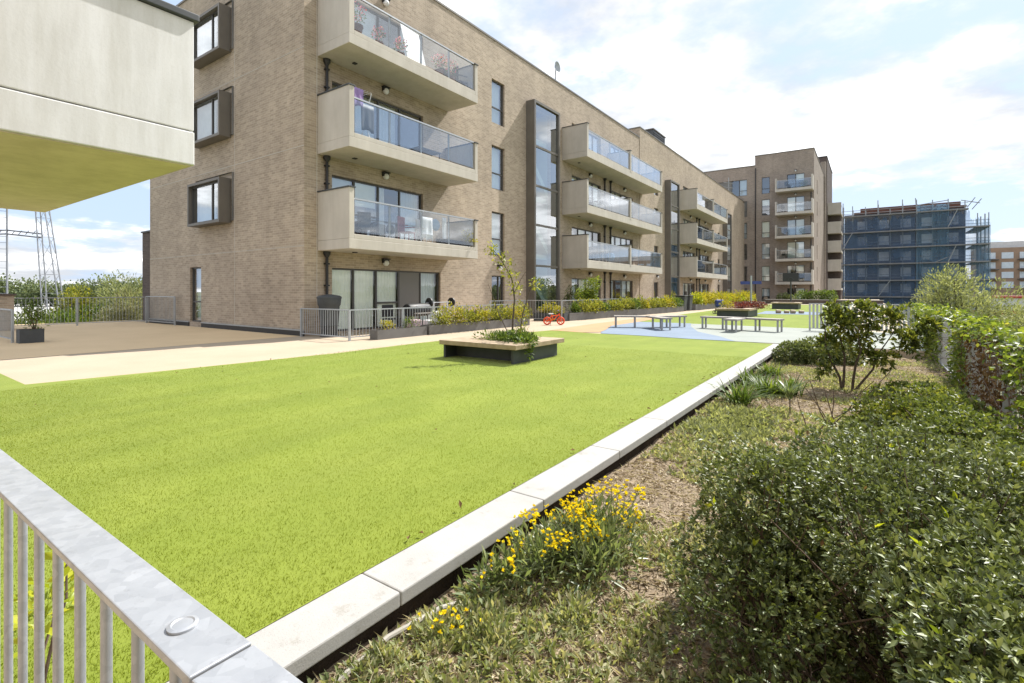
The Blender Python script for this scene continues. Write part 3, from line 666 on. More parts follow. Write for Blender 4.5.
# ------------------------------------------------------------------ scaffolded block
SB = thing('scaffolded_block', 'dark unfinished apartment block wrapped behind blue netted scaffolding', 'building', (6, 120, -5))
MB().box(-3.7, 13.8, 116.6, 132, -5, 15.9).build('wall', 'scafwall', SB); MB().box(-2.2, 13.9, 116.3, 132, 15.902, 16.25).build('roof', 'rust', SB); MB().box(-1.2, 13.2, 117, 132, 16.252, 17.0).build('roof_upstand', 'rust', SB)
for z in (12.9, 9.95, 7.0, 4.05, 1.1):
    for x in (-.9, 2.4, 5.6, 8.6, 12.1):
        wn = MB().box(x - .75, x + .75, 116.5, 116.59, z, z + 1.6).build('window', 'scafwin', SB)
SF = thing('scaffolding', 'steel scaffolding with blue debris netting around the unfinished block', 'scaffolding', (6, 115, -5))
lifts = (0.3, 3.3, 6.35, 9.3, 12.3, 15.4)
xs = [-3.9, -2.4, -.4, 1.5, 3.3, 5.1, 7.1, 9.3, 11.4, 13.6, 15.2, 16.6]
for i, x in enumerate(xs):
    top = 16.6 + random.uniform(-.2, 1.6) + (.8 if 7 <= x <= 11.5 else 0)
    if x > 14: top = 14.6
    MB().tube([(x, 115.6, -5), (x, 115.6, top)], .07, 6).build('standard_pole', 'scaf', SF)
    MB().tube([(x + .1, 116.2, -5), (x + .1, 116.2, top - .7)], .06, 5).build('standard_pole', 'scaf', SF)
for yb in (119, 123, 127): MB().tube([(16.6, yb, -5), (16.6, yb, 14.8)], .09, 6).build('standard_pole', 'scaf', SF)
for z in lifts:
    x1 = 16.7 if z < 14 else 14
    MB().box(-4.1, x1, 114.93, 116.1, z - .12, z + .1).build('deck', 'board', SF)
    MB().box(15, x1 + .05, 116.2, 128, z - .1, z + .06).build('deck', 'board', SF) if z < 14 else None
    for dz in (.55, 1.1): MB().tube([(-4.1, 115.5, z + dz), (x1, 115.5, z + dz)], .045, 5).build('guard_rail', 'scaf', SF)
for (xa, za, xb, zb_) in ((11.3, 12.4, 12.6, 15.5), (11.3, 6.3, 12.4, 9.3), (1.5, .3, 3.3, 3.3), (-3.9, 9.3, -2.4, 12.3), (13.8, 15.6, 14.8, 17.2), (14.4, 15.2, 15.6, 16.9), (7.1, 15, 6.9, 17.9), (7.1, 16.6, 11.4, 17.1), (13.0, 16.9, 15.4, 16.2), (9.6, 6.4, 11.2, 7.2)):
    MB().tube([(xa, 114.85, za), (xb, 114.85, zb_)], .07, 5).build('brace', 'scaf', SF)
def sheet(x0, x1, y0, y1, z0, z1, name, m, ragged=.5, seed=1):
    r = random.Random(seed); n_ = 26; V = []; F = []; top = [z1 - abs(r.gauss(0, ragged)) for _ in range(n_ + 1)]
    for i in range(n_ + 1):
        f = i / n_
        for j in range(9):
            g = j / 8; w = .1 * math.sin(f * 31 + seed) * math.sin(g * 5) + .06 * math.sin(f * 70)
            V.append((x0 + (x1 - x0) * f, y0 + (y1 - y0) * f - w, z0 + (top[i] - z0) * g))
    for i in range(n_):
        for j in range(8): F.append((i * 9 + j, i * 9 + j + 1, (i + 1) * 9 + j + 1, (i + 1) * 9 + j))
    MB().add(V, F).build(name, m, SF, smooth=True)
sheet(-4, 6.9, 115.35, 115.35, -4.5, 15.2, 'netting', 'net', .7, 1)
sheet(7.0, 11.5, 115.2, 115.2, -4.5, 16.6, 'netting', 'net_pale', .15, 2)
sheet(11.5, 14.2, 115.35, 115.35, -4.5, 15.3, 'netting', 'net', .5, 3)
sheet(14.2, 16.6, 115.35, 115.35, -4.5, 14.0, 'netting', 'net_pale', .9, 4)
sheet(16.75, 16.75, 115, 128, -4.5, 13.5, 'netting', 'net_pale', .8, 6)
# far brown apartments on the right
FR = thing('distant_apartment_block', 'distant tan apartment block with rows of balconies at the right edge', 'building', (45, 235, -5))
MB().box(31, 95, 235, 250, -5, 16).build('wall', 'farbrick', FR); MB().box(31, 95, 237, 250, 16.002, 18.2).build('roof', 'farwhite', FR)
for r_ in range(4):
    z = 2.2 + 3.3 * r_
    for k in range(14):
        x = 32.5 + 4.4 * k
        MB().box(x, x + 2.9, 234.8, 234.98, z + .2, z + 2.3).build('window', 'blind', FR)
        if k % 2 == 0: MB().box(x - .5, x + 3.6, 233.2, 234.98, z - .35, z - .05).build('balcony', 'frame', FR)
SH = thing('low_white_building', 'long low white building with red trim in front of distant apartments', 'building', (40, 190, -5))
MB().box(24, 80, 190, 200, -5, -.6).build('wall', 'farwhite', SH); MB().box(23.8, 80, 189.8, 200, -.598, .0).build('roof', 'red', SH); MB().box(24, 80, 189.9, 189.98, -5, -4).build('plinth', 'red', SH)

# ------------------------------------------------------------------ railings
RL = thing('foreground_railing', 'galvanised steel railing with flat top rail in the near left corner', 'railing', (-1.5, .24, 0))
t1 = MB().box(-4.6, -.502, .205, .262, 1.0, 1.01); t1.build('top_rail', 'steel_galv', RL, bevel=.0015)
MB().box(-.498, .25, .205, .262, 1.0, 1.01).build('top_rail', 'steel_galv', RL, bevel=.0015)
MB().lathe((-.585, .233, 1.0102), [(.0145, 0), (.0145, .0022), (.011, .0032), (.0095, .0022), (.004, .0028)], 24).build('screw_cap', 'steel_galv', RL, smooth=True)
x = -.60
while x > -4.6:
    MB().tube([(x, .233, .1), (x, .233, .9985)], .0065, 10).build('baluster', 'steel_galv', RL, smooth=True); x -= .105
MB().box(-4.6, .25, .215, .251, .09, .1).build('bottom_rail', 'steel_galv', RL)
MB().tube([(-.455, .233, .1), (-.455, .233, .9985)], .0065, 10).build('baluster', 'steel_galv', RL, smooth=True)
MB().box(-.56, -.50, .222, .244, 0, .9985).build('post', 'steel_galv', RL)

def railing(label, pts, z0, z1, step=.11, post=1.9, cat='railing', m='rail_paint', group=None, bw=.0055, pw_=.026):
    o = thing('metal_railing', label, cat, (pts[0][0], pts[0][1], z0), group)
    bars = MB(); rails = MB(); 
    for (xa, ya), (xb, yb) in zip(pts, pts[1:]):
        L = math.hypot(xb - xa, yb - ya); n_ = max(1, round(L / step)); ang = math.atan2(yb - ya, xb - xa)
        c = ((xa + xb) / 2, (ya + yb) / 2)
        rails.obox((c[0], c[1], z1 - .02), ang, L / 2, .022, .016); rails.obox((c[0], c[1], z0 + .1), ang, L / 2, .018, .013)
        for k in range(1, n_):
            f = k / n_; bars.obox((xa + (xb - xa) * f, ya + (yb - ya) * f, (z0 + z1) / 2 + .03), ang, bw, .0055, (z1 - z0) / 2 - .07)
        np_ = max(1, round(L / post))
        for k in range(np_ + 1):
            f = k / np_
            if k == 0 and (xa, ya) != pts[0]: continue
            p = MB(); p.obox((xa + (xb - xa) * f, ya + (yb - ya) * f, (z0 + z1) / 2 - .02), ang, pw_, pw_, (z1 - z0) / 2 + .01); p.build('post', m, o)
    bars.build('bars', m, o); rails.build('rails', m, o); return o
railing('light grey railing boxing in the corner garden beside the water butt', [(-13.8, 8.68), (-11.5, 8.66), (-11.5, 16.3)], 0, .86)
railing('grey railing in front of the small beds beside the first glazed bay', [(-13.3, 17.2), (-12.9, 19.3), (-11.2, 19.75), (-11.35, 26), (-10.75, 34.6)], 0, .95, .14)
railing('distant grey railing behind the far yellow shrubs', [(-10.5, 36.6), (-10.0, 55)], 0, .95, .2)
railing('thin dark railing along the back edge of the brown terrace', [(-25.3, 4.0), (-25.3, 8.7)], 0, 1.12, .11, 1.9)
railing('grey railing panel standing against the left end of the brick wall', [(-25.1, 8.60), (-22.3, 8.60)], 0, 1.15, .13, 2.8)
railing('short grey railing beside the dark planter at the far left', [(-18.3, 3.27), (-23.5, 3.27)], 0, .88, .12, 2.6)
railing('galvanised railing crossing the play area behind the rounded bush', [(-1.62, 19.88), (1.25, 19.9)], 0, .95, .11, 1.4, m='steel_galv', bw=.032)
fo = railing('galvanised railing overgrown with climbing ivy along the planting bed', [(1.22, 3.3), (1.22, 19.7)], -.22, .84, .13, 2.05, m='steel_galv', pw_=.045)
pr = thing('brick_pier', 'low brown brick pier behind the railing at the far left', 'pier', (-24.6, 3.9, 0))
MB().box(-25.1, -24.1, 2.6, 4.35, 0, 1.2).build('pier', 'brick', pr); MB().box(-25.15, -24.05, 2.55, 4.4, 1.202, 1.26).build('capping', 'brick_dark', pr)

# ------------------------------------------------------------------ garden planters
def planter(label, pts, h, m='planter_grey', name='planter', joints=0):
    x0 = sum(p[0] for p in pts) / len(pts); y0 = sum(p[1] for p in pts) / len(pts)
    o = thing(name, label, 'planter', (x0, y0, 0))
    inner = [(x0 + (x - x0) * .97, y0 + (y - y0) * .995) for x, y in pts]
    mb = MB(); n_ = len(pts)
    V = [(x, y, .002) for x, y in pts] + [(x, y, h) for x, y in pts] + [(x, y, h) for x, y in inner] + [(x, y, h - .06) for x, y in inner]
    F = [(i, (i + 1) % n_, n_ + (i + 1) % n_, n_ + i) for i in range(n_)] + [(n_ + i, n_ + (i + 1) % n_, 2 * n_ + (i + 1) % n_, 2 * n_ + i) for i in range(n_)] + [(2 * n_ + i, 2 * n_ + (i + 1) % n_, 3 * n_ + (i + 1) % n_, 3 * n_ + i) for i in range(n_)]
    mb.add(V, F).build('box', m, o)
    MB().poly(inner, h - .055).build('compost', 'soil', o); return o
planter('shorter grey planter box behind the railing of the corner garden', [(-11.12, 9.3), (-11.12, 11.22), (-11.42, 11.22), (-11.42, 9.28)], .27)
planter('long grey planter box with yellow shrubs beside the barbell garden', [(-11.1, 11.3), (-10.95, 16.75), (-11.35, 16.75), (-11.45, 11.3)], .30)
planter('dark planter set back in front of the first glazed bay', [(-12.6, 19.6), (-11.1, 19.8), (-11.1, 20.15), (-12.6, 20.0)], .36, 'charcoal')
planter('long grey planter box running beside the orange bike', [(-11.05, 20.2), (-10.0, 34.0), (-10.4, 34.0), (-11.5, 20.2)], .36)
planter('far grey planter box with bright yellow shrubs near the end block', [(-9.86, 36.3), (-9.35, 55.5), (-9.75, 55.5), (-10.3, 36.3)], .42)
planter('small dark planter box beside the short railing at far left', [(-18.2, 3.32), (-17.85, 3.32), (-17.85, 3.8), (-18.2, 3.8)], .36, 'charcoal')

def shrub(name, label, cat, loc, group, blobs, nl, L, W, m, up=.5, rnd=.9, stems=6, shell=.75, lumpy=.3, seed=1, fr=4):
    o = thing(name, label, cat, loc, group)
    V, F = cloud(blobs, nl, L, W, up, rnd, shell, lumpy, fr, seed, loc[2] + .02)
    npmesh('foliage', V, F, m, o)
    if stems:
        tips = []
        for _ in range(stems):
            b = random.choice(blobs); d_ = sphere_dirs(1)[0]; tips.append((b[0] + d_[0] * b[3] * .8, b[1] + d_[1] * b[4] * .8, b[2] + abs(d_[2]) * b[5] * .8))
        stems_mb(loc, tips, .012, .004).build('stem', 'twig', o)
    return o
def yellow_row(label, group, p0, p1, n_, z, size, dens=420, mats=('leaf_yellow', 'leaf_yellow', 'leaf_yellow', 'leaf_lime')):
    for k in range(n_):
        f = (k + .5) / n_; x = p0[0] + (p1[0] - p0[0]) * f + random.uniform(-.05, .05); y = p0[1] + (p1[1] - p0[1]) * f + random.uniform(-.1, .1)
        s = size * random.uniform(.75, 1.25)
        m = random.choice(mats)
        shrub('garden_shrub', label, 'shrub', (x, y, z), group, [(x, y, z + s * .42, s * .42, s * .62, s * .5), (x + .05, y + s * .3, z + s * .3, s * .36, s * .5, s * .4)], int(dens), .085 * max(1, size / .6), .045 * max(1, size / .6), m, .5, .9, 4, .9, .35, k + 1)
yellow_row('yellow-green shrub in the long planter beside the barbell garden', 'shrubs in the barbell garden planter', (-11.2, 11.6), (-11.15, 16.6), 10, .24, .60, 420, ('leaf_yellow', 'leaf_sapling', 'leaf_sapling'))
yellow_row('sparse shrub in the dark planter before the first glazed bay', 'shrubs before the glazed bay', (-12.4, 19.85), (-11.3, 19.97), 4, .30, .55, 300)
yellow_row('yellow-green shrub in the long planter beside the orange bike', 'shrubs in the planter by the bike', (-11.2, 20.6), (-10.25, 33.8), 19, .30, .72, 560, ('leaf_sapling', 'leaf_sapling', 'leaf_yellow', 'leaf_green'))
yellow_row('bright yellow shrub in the far planter near the end block', 'shrubs in the far planter', (-10.05, 36.8), (-9.55, 55), 24, .36, .85, 700)
for k, (x, y) in enumerate(((-11.27, 9.8), (-11.3, 10.7))):
    shrub('garden_shrub', ['wispy yellow-green plant at the left end of the short corner planter', 'low leafy plant at the right end of the short corner planter'][k], 'shrub', (x, y, .22), None, [(x, y, .38, .2, .3, .22)], 160, .07, .025, ['leaf_yellow', 'leaf_green'][k], .8, .8, 4, .9, .4)
shrub('potted_bamboo', 'leafy green plant growing from the small dark planter at far left', 'plant', (-17.92, 3.62, .3), None, [(-17.95, 3.65, .62, .2, .26, .35), (-18.1, 3.6, .85, .22, .25, .3)], 420, .09, .028, 'leaf_green', .5, .9, 7, .9, .4)
shrub('climbing_shrub', 'tall leafy lime-green climber at the patio of the second balcony stack', 'shrub', (-11.9, 24.1, 0), None, [(-11.9, 24.25, 1.55, .4, .5, .7), (-11.95, 24.0, .9, .42, .55, .6), (-12.1, 23.4, 1.0, .35, .6, .5), (-11.85, 24.5, .5, .35, .45, .4)], 4200, .085, .055, 'leaf_ivy', .1, .9, 8, .7, .4, 4)
shrub('patio_shrub', 'round dark leafy shrub on the patio beside the tall climber', 'shrub', (-13.0, 23.9, 0), None, [(-13.0, 23.9, .9, .4, .5, .7)], 1200, .09, .05, 'leaf_dark', .1, .9, 5, .7, .4, 5)

# ------------------------------------------------------------------ corner garden contents
wb_ = thing('water_butt', 'dark green plastic water butt under the downpipe at the building corner', 'water butt', (-13.25, 9.25, 0))
MB().lathe((-13.25, 9.25, 0), [(.24, .32), (.26, .33), (.30, .9), (.33, .95), (.345, 1.1), (.345, 1.13), (.36, 1.13), (.36, 1.18), (.3, 1.22), (.06, 1.26)], 22).build('barrel', 'charcoal', wb_, smooth=True)
MB().lathe((-13.25, 9.25, 0), [(.28, .0), (.25, .05), (.25, .28), (.27, .318)], 18).build('stand', 'black', wb_)
MB().tube([(-13.82, 9.52, 1.08), (-13.6, 9.45, 1.06), (-13.5, 9.35, 1.05)], .025, 6).build('diverter_hose', 'black', wb_, smooth=True)
bq = thing('barbecue', 'black drum barbecue standing in the corner garden', 'barbecue', (-12.55, 12.2, 0))
MB().lathe((-12.55, 12.2, .72), [(.05, -.5), (.2, -.49), (.22, -.45), (.22, .45), (.2, .49), (.05, .5)], 20, 'y').build('drum', 'black', bq, smooth=True)
for dx in (-.16, .16):
    for dy in (-.38, .38): MB().tube([(-12.55 + dx * .6, 12.2 + dy, .6), (-12.55 + dx, 12.2 + dy, .0)], .018, 6).build('leg', 'black', bq)
MB().box(-12.28, -12.1, 11.8, 12.6, .6, .63).build('shelf', 'bench_grey', bq); MB().tube([(-12.3, 11.9, .86), (-12.26, 12.2, .88), (-12.3, 12.5, .86)], .015, 6).build('handle', 'steel_galv', bq)
wbn = thing('weight_bench', 'weight bench holding a barbell with two dark round plates', 'weight bench', (-12.6, 13.4, 0))
for dy in (-.36, .36):
    MB().tube([(-12.6, 13.4 + dy, 0), (-12.6, 13.4 + dy, .98)], .025, 8).build('upright', 'white', wbn); MB().tube([(-12.85, 13.4 + dy, .03), (-12.35, 13.4 + dy, .03)], .025, 6).build('foot', 'white', wbn)
br = MB().tube([(-12.6, 12.68, .95), (-12.6, 14.12, .95)], .016, 8).build('barbell', 'steel_galv', wbn)
for dy in (-.58, .58): MB().lathe((-12.6, 13.4 + dy, .95), [(.16, -.03), (.17, -.02), (.17, .02), (.16, .03)], 24, 'y').build('weight_plate', 'black', br, smooth=True)
MB().box(-12.6, -11.75, 13.24, 13.56, .40, .47).build('seat', 'maroon', wbn, bevel=.02)
lg = MB(); lg.tube([(-11.85, 13.4, 0), (-11.85, 13.4, .4)], .022, 6); lg.build('leg', 'white', wbn)
bg = MB(); bp = []
for i in range(9):
    a_ = math.pi * i / 8; bp.append((max(.02, .2 * math.sin(a_) * (1.15 - .3 * (i / 8))), .26 - .26 * math.cos(a_)))
bg.lathe((-11.75, 12.35, .18), bp, 14); tag(bg.build('plastic_sack', 'fabric_white', loc=(-11.75, 12.35, .15), smooth=True), 'bulging white plastic sack beside the drum barbecue', 'sack')
bx = MB().box(-11.85, -11.6, 11.75, 12.0, .0, .42); tag(bx.build('plastic_tub', 'white', loc=(-11.7, 11.9, 0), bevel=.03), 'white plastic tub left of the bulging sack', 'tub')
bx = MB().box(-12.0, -11.7, 11.2, 11.6, .0, .45); tag(bx.build('flower_trough', 'pink', loc=(-11.85, 11.4, 0), bevel=.05), 'pinkish tub between the white tub and the planter', 'tub')
gc = thing('garden_chair', 'dark garden chair in front of the grey window panel', 'chair', (-12.9, 11.35, 0))
MB().box(-13.1, -12.7, 11.15, 11.6, .42, .46).build('seat', 'black', gc); MB().box(-13.12, -13.08, 11.15, 11.6, .5, .9).build('backrest', 'black', gc)
for dx in (-13.08, -12.72):
    for dy in (11.18, 11.57): MB().tube([(dx, dy, 0), (dx, dy, .42)], .016, 6).build('leg', 'black', gc)
shrub('red_plant', 'low red-leaved plant between yellow shrubs and the weight bench', 'plant', (-11.7, 14.2, 0), None, [(-11.7, 14.2, .45, .2, .5, .2)], 260, .08, .04, 'leaf_red', .5, .9, 4, .9)

# kids bike
def bike(loc, ang):
    o = thing('child_bicycle', 'small orange child bicycle parked on the pale path', 'bicycle', loc)
    ca, sa = math.cos(ang), math.sin(ang)
    P3 = lambda x, z, s=0: (loc[0] + ca * x - sa * s, loc[1] + sa * x + ca * s, loc[2] + z)
    for x in (-.27, .27):
        w = thing_part = MB().torus(P3(x, .165), .135, .03, ang=ang).build('wheel', 'tyre', o, smooth=True)
        r = MB()
        for k in range(6):
            a_ = k * math.pi / 3; r.tube([P3(x, .165), P3(x + .12 * math.cos(a_), .165 + .12 * math.sin(a_))], .012, 5)
        r.build('spokes', 'orange', w)
    f = MB()
    for a_, b_ in (((.23, .46), (-.03, .2)), ((.21, .40), (-.1, .36)), ((-.03, .2), (-.11, .42)), ((-.03, .2), (-.27, .165)), ((-.1, .36), (-.27, .165)), ((.22, .44), (.27, .165))): f.tube([P3(*a_), P3(*b_)], .02, 6)
    f.build('frame', 'orange', o, smooth=True)
    MB().tube([P3(.2, .46), P3(.18, .56)], .016, 6).build('steerer', 'black', o)
    MB().tube([P3(.15, .58, -.17), P3(.19, .57, 0), P3(.15, .58, .17)], .014, 6).build('handlebar', 'purple', o)
    sd_ = MB(); sd_.box(-.22, -.02, -.05, .05, .43, .47, lambda x, y, z: P3(x, z, y)); sd_.build('saddle', 'white', o, bevel=.015)
    MB().tube([P3(-.03, .2, -.12), P3(-.03, .2, .12)], .012, 6).build('pedal_axle', 'black', o)
    MB().obox(P3(-.05, .22, .03), ang, .1, .008, .035).build('chain_guard', 'lime', o)
    MB().tube([P3(-.12, .2, .03), P3(-.13, .0, .13)], .008, 5).build('kickstand', 'black', o)
bike((-10.27, 17.48, .0), math.atan2(.32, .46))
# bins
for k, (x, y) in enumerate(((-10.35, 34.7), (-10.25, 35.6))):
    o = thing('wheelie_bin', ['dark wheelie bin in the planter gap, the one nearer the orange bike', 'dark wheelie bin in the planter gap, the one nearer the end block'][k], 'bin', (x, y, 0), 'wheelie bins between the planters')
    MB().add([(x - .25, y - .28, .05), (x + .25, y - .28, .05), (x + .25, y + .28, .05), (x - .25, y + .28, .05), (x - .3, y - .34, .98), (x + .3, y - .34, .98), (x + .3, y + .34, .98), (x - .3, y + .34, .98)], [(0, 1, 2, 3), (4, 5, 6, 7), (0, 1, 5, 4), (1, 2, 6, 5), (2, 3, 7, 6), (3, 0, 4, 7)]).build('body', 'charcoal', o)
    MB().box(x - .33, x + .33, y - .37, y + .37, .985, 1.06).build('lid', 'black', o, bevel=.02)

# ------------------------------------------------------------------ lawn planter bench
LP = thing('planter_bench', 'square timber-topped planter bench standing on the near lawn', 'planter', (-6.1, 8.3, 0))
a, b, c, d = -7.08, -5.34, 7.62, 9.22
z0, z1 = .28, .37
t = MB(); wd = .42
for (xa, xb, ya, yb) in ((a - .03, b + .12, c - .1, c + wd), (a - .03, b + .12, d - wd, d + .1), (a - .03, a + wd, c + wd + .003, d - wd - .003), (b - wd + .12, b + .12, c + wd + .003, d - wd - .003)):
    MB().box(xa, xb, ya, yb, z0, z1).build('seat_slab', 'rubber_wood', LP, bevel=.008)
MB().box(b - .05, b, c, d, 0, z0 - .002).build('side_panel', 'charcoal', LP); MB().box(a, a + .05, c, d, 0, z0 - .002).build('side_panel', 'charcoal', LP)
MB().box(a + .052, b - .052, c + .34, c + .37, 0, z0 - .002).build('recessed_panel', 'charcoal', LP); MB().box(a + .052, b - .052, d - .37, d - .34, 0, z0 - .002).build('recessed_panel', 'charcoal', LP)
MB().box(a + .052, b - .052, c + .372, d - .372, .2, .33).build('compost', 'soil', LP)
sp = thing('sapling', 'slender leaning sapling with sparse yellow-green leaves in the planter bench', 'tree', (-5.85, 8.35, .33))
tk = MB().tube([(-5.85, 8.3, .33), (-5.83, 8.3, .8), (-5.80, 8.32, 1.2), (-5.86, 8.3, 1.62), (-6.02, 8.2, 1.95), (-6.2, 8.1, 2.22)], [.022, .019, .016, .012, .009, .005], 8)
tk.tube([(-5.72, 8.35, .33), (-5.66, 8.4, .9), (-5.52, 8.45, 1.4), (-5.4, 8.5, 1.55)], [.016, .012, .007, .004], 6)
tk.tube([(-5.86, 8.3, .35), (-6.1, 8.2, .9), (-6.3, 8.1, 1.5)], [.012, .009, .004], 6)
tk.tube([(-5.82, 8.31, 1.3), (-5.7, 8.4, 1.6), (-5.62, 8.45, 1.75)], [.008, .006, .003], 5)
tk.build('trunk', 'bark', sp, smooth=True)
V, F = cloud([(-6.18, 8.1, 2.2, .14, .14, .14), (-6.02, 8.2, 1.98, .17, .16, .16), (-5.9, 8.25, 1.72, .2, .18, .16), (-5.42, 8.48, 1.5, .15, .14, .13), (-5.72, 8.38, 1.08, .1, .1, .09), (-5.66, 8.4, .62, .16, .14, .2), (-5.8, 8.32, 1.4, .18, .12, .12)], 420, .07, .036, .2, 1.0, 1.0, .3)
npmesh('crown', V, F, 'leaf_sapling', sp)
gp = thing('trailing_plants', 'leafy green plants and grasses spilling over the corner of the planter bench', 'plants', (-5.9, 8.3, .33))
V1, F1 = cloud([(-6.1, 8.3, .40, .55, .35, .13), (-5.6, 8.2, .43, .45, .4, .16), (-5.3, 8.0, .40, .22, .3, .12), (-5.22, 8.0, .2, .05, .16, .2)], 1500, .07, .03, .6, .9, .9, .4)
Bp = np.stack([RNG.uniform(-6.5, -5.4, 500), RNG.uniform(8.05, 8.75, 500), np.full(500, .33)], 1); V2, F2 = blades(Bp, .22, .008, .7)
V, F = merge((V1, F1), (V2, F2)); npmesh('foliage', V, F, 'leaf_green', gp)
# three-armed benches
def ybench(label, c, arms, h=.45, wd=.42):
    o = thing('bench', label, 'bench', (c[0], c[1], 0))
    for (ang, L) in arms:
        ca, sa = math.cos(ang), math.sin(ang)
        s = MB().obox((c[0] + ca * L / 2, c[1] + sa * L / 2, h - .03), ang, L / 2, wd / 2, .028); s.build('seat', 'bench_grey', o, bevel=.006)
        for f in (.42, .95):
            for sdd in (-1, 1):
                px, py = c[0] + ca * L * f - sa * sdd * (wd / 2 - .06), c[1] + sa * L * f + ca * sdd * (wd / 2 - .06)
                MB().box(px - .028, px + .028, py - .028, py + .028, .002, h - .06).build('leg', 'scaf', o)
    return o
def arms_to(c, tips): return [(math.atan2(y - c[1], x - c[0]), math.hypot(x - c[0], y - c[1])) for x, y in tips]
cA = (-6.55, 18.1); ybench('three-armed timber bench on the blue surface nearer the building', cA, arms_to(cA, [(-7.75, 17.6), (-5.6, 17.1), (-5.65, 19.2)]))
cB = (-3.6, 18.9); ybench('three-armed timber bench on the pale surface nearer the planting bed', cB, arms_to(cB, [(-4.95, 19.1), (-3.65, 17.5), (-2.3, 18.55)]))
# far planters, sign, hoop, logs
def box_planter(label, x0, x1, y0, y1, h=.52):
    o = thing('planter_bench', label, 'planter', ((x0 + x1) / 2, (y0 + y1) / 2, 0))
    MB().box(x0 + .08, x1 - .08, y0 + .08, y1 - .08, .01, h - .1).build('box', 'charcoal', o)
    t = MB().box(x0, x1, y0, y0 + .4, h - .098, h); t.box(x0, x1, y1 - .4, y1, h - .098, h); t.box(x0, x0 + .4, y0 + .402, y1 - .402, h - .098, h); t.box(x1 - .4, x1, y0 + .402, y1 - .402, h - .098, h); t.build('seat', 'rubber_wood', o)
    MB().box(x0 + .402, x1 - .402, y0 + .402, y1 - .402, h - .15, h - .06).build('compost', 'soil', o); return o
box_planter('dark planter bench with red plants behind the play surface', -6.5, -4.85, 27.5, 30.3, .46)
shrub('red_plant', 'red-leaved plants filling the planter bench behind the play surface', 'plant', (-5.5, 29.4, .42), None, [(-5.6, 29.2, .55, .7, .7, .22), (-5.1, 29.8, .58, .5, .6, .22), (-4.8, 30.2, .5, .35, .5, .2)], 2600, .07, .045, 'leaf_red', .5, .9, 6, .9)
shrub('yellow_plant', 'small yellow-green plant at the left end of the red planter', 'plant', (-6.1, 28.6, .42), None, [(-6.1, 28.5, .62, .35, .4, .22)], 300, .09, .04, 'leaf_yellow', .6, .9, 4, .9)
box_planter('farthest dark planter bench on the lawn before the end block', -6.0, -4.1, 42.3, 44.2, .5)
for k, (x, y, r_) in enumerate(((-4.4, 34.1, .2), (-4.0, 34.4, .16), (-3.65, 34.3, .2), (-3.25, 34.7, .17))):
    l = MB().tube([(x - .13, y - .05, .02 + r_ * .55), (x + .11, y + .05, .02 + r_ * .5)], [r_ * .6, r_ * .52], 10); tag(l.build('log_seat', 'rubber_wood', loc=(x, y, .02), smooth=True), 'short cut log lying on the far pale play surface', 'log', 'cut logs on the far surface')
pp = thing('pedestrian_signpost', 'grey post with two blue arms standing before the end block', 'signpost', (-8.67, 49.9, 0))
MB().tube([(-8.67, 49.9, 0), (-8.67, 49.9, 2.75)], .09, 10).build('pole', 'rail_paint', pp)
MB().obox((-9.1, 49.58, 2.1), .62, .42, .03, .14).build('sign_arm', 'blue', pp); MB().obox((-8.24, 50.2, 2.12), .62, .42, .03, .14).build('sign_arm', 'blue', pp)
hp = thing('basketball_hoop', 'dark basketball backboard on a thin post before the end block', 'hoop', (-6.34, 57.4, 0))
MB().tube([(-6.34, 57.6, 0), (-6.34, 57.6, 2.6)], .07, 8).build('post', 'charcoal', hp); MB().obox((-6.34, 57.5, 2.75), .3, .72, .04, .42).build('backboard', 'black', hp); MB().torus((-6.3, 57.2, 2.5), .2, .015, ang=0).build('rim', 'charcoal', hp)
lw = thing('low_brick_wall', 'low reddish brick wall along the foot of the end block', 'wall', (-6, 60, 0)); MB().box(-9, 1.2, 60.0, 60.3, 0, .42).build('wall', 'brick_dark', lw); MB().box(-9.04, 1.24, 59.96, 60.34, .422, .48).build('coping', 'kerb', lw)
shrub('clipped_hedge', 'clipped green hedge at the right foot of the end block', 'hedge', (-5, 62.5, 0), None, [(-5.9 + .55 * k, 62.5, .75, .55, .6, .65) for k in range(6)], 3000, .16, .09, 'leaf_green', .3, .9, 6, .5, .2)
shrub('bush', 'dark low bush beside the far ground-floor balcony doors', 'shrub', (-8.0, 66, 0), None, [(-8.1, 66, .5, .8, .6, .5), (-7.4, 66, .45, .7, .5, .45)], 1500, .14, .08, 'leaf_dark', .3, .9, 6, .6, .3)
mp_ = thing('dark_blue_item', 'dark blue pushchair standing by the far blue doorway', 'item', (-7.2, 31.6, 0))  # form invented for an unidentified dark blue shape
MB().obox((-7.2, 31.6, .62), .4, .25, .2, .22).build('seat', 'blue', mp_, bevel=.08); MB().tube([(-7.45, 31.6, .1), (-7.1, 31.6, .9), (-7.0, 31.6, 1.0)], .02, 6).build('handle', 'black', mp_)
for dx in (-.25, .2):
    for dy in (-.2, .2): MB().torus((-7.2 + dx, 31.6 + dy, .11), .09, .02).build('wheel', 'black', mp_)

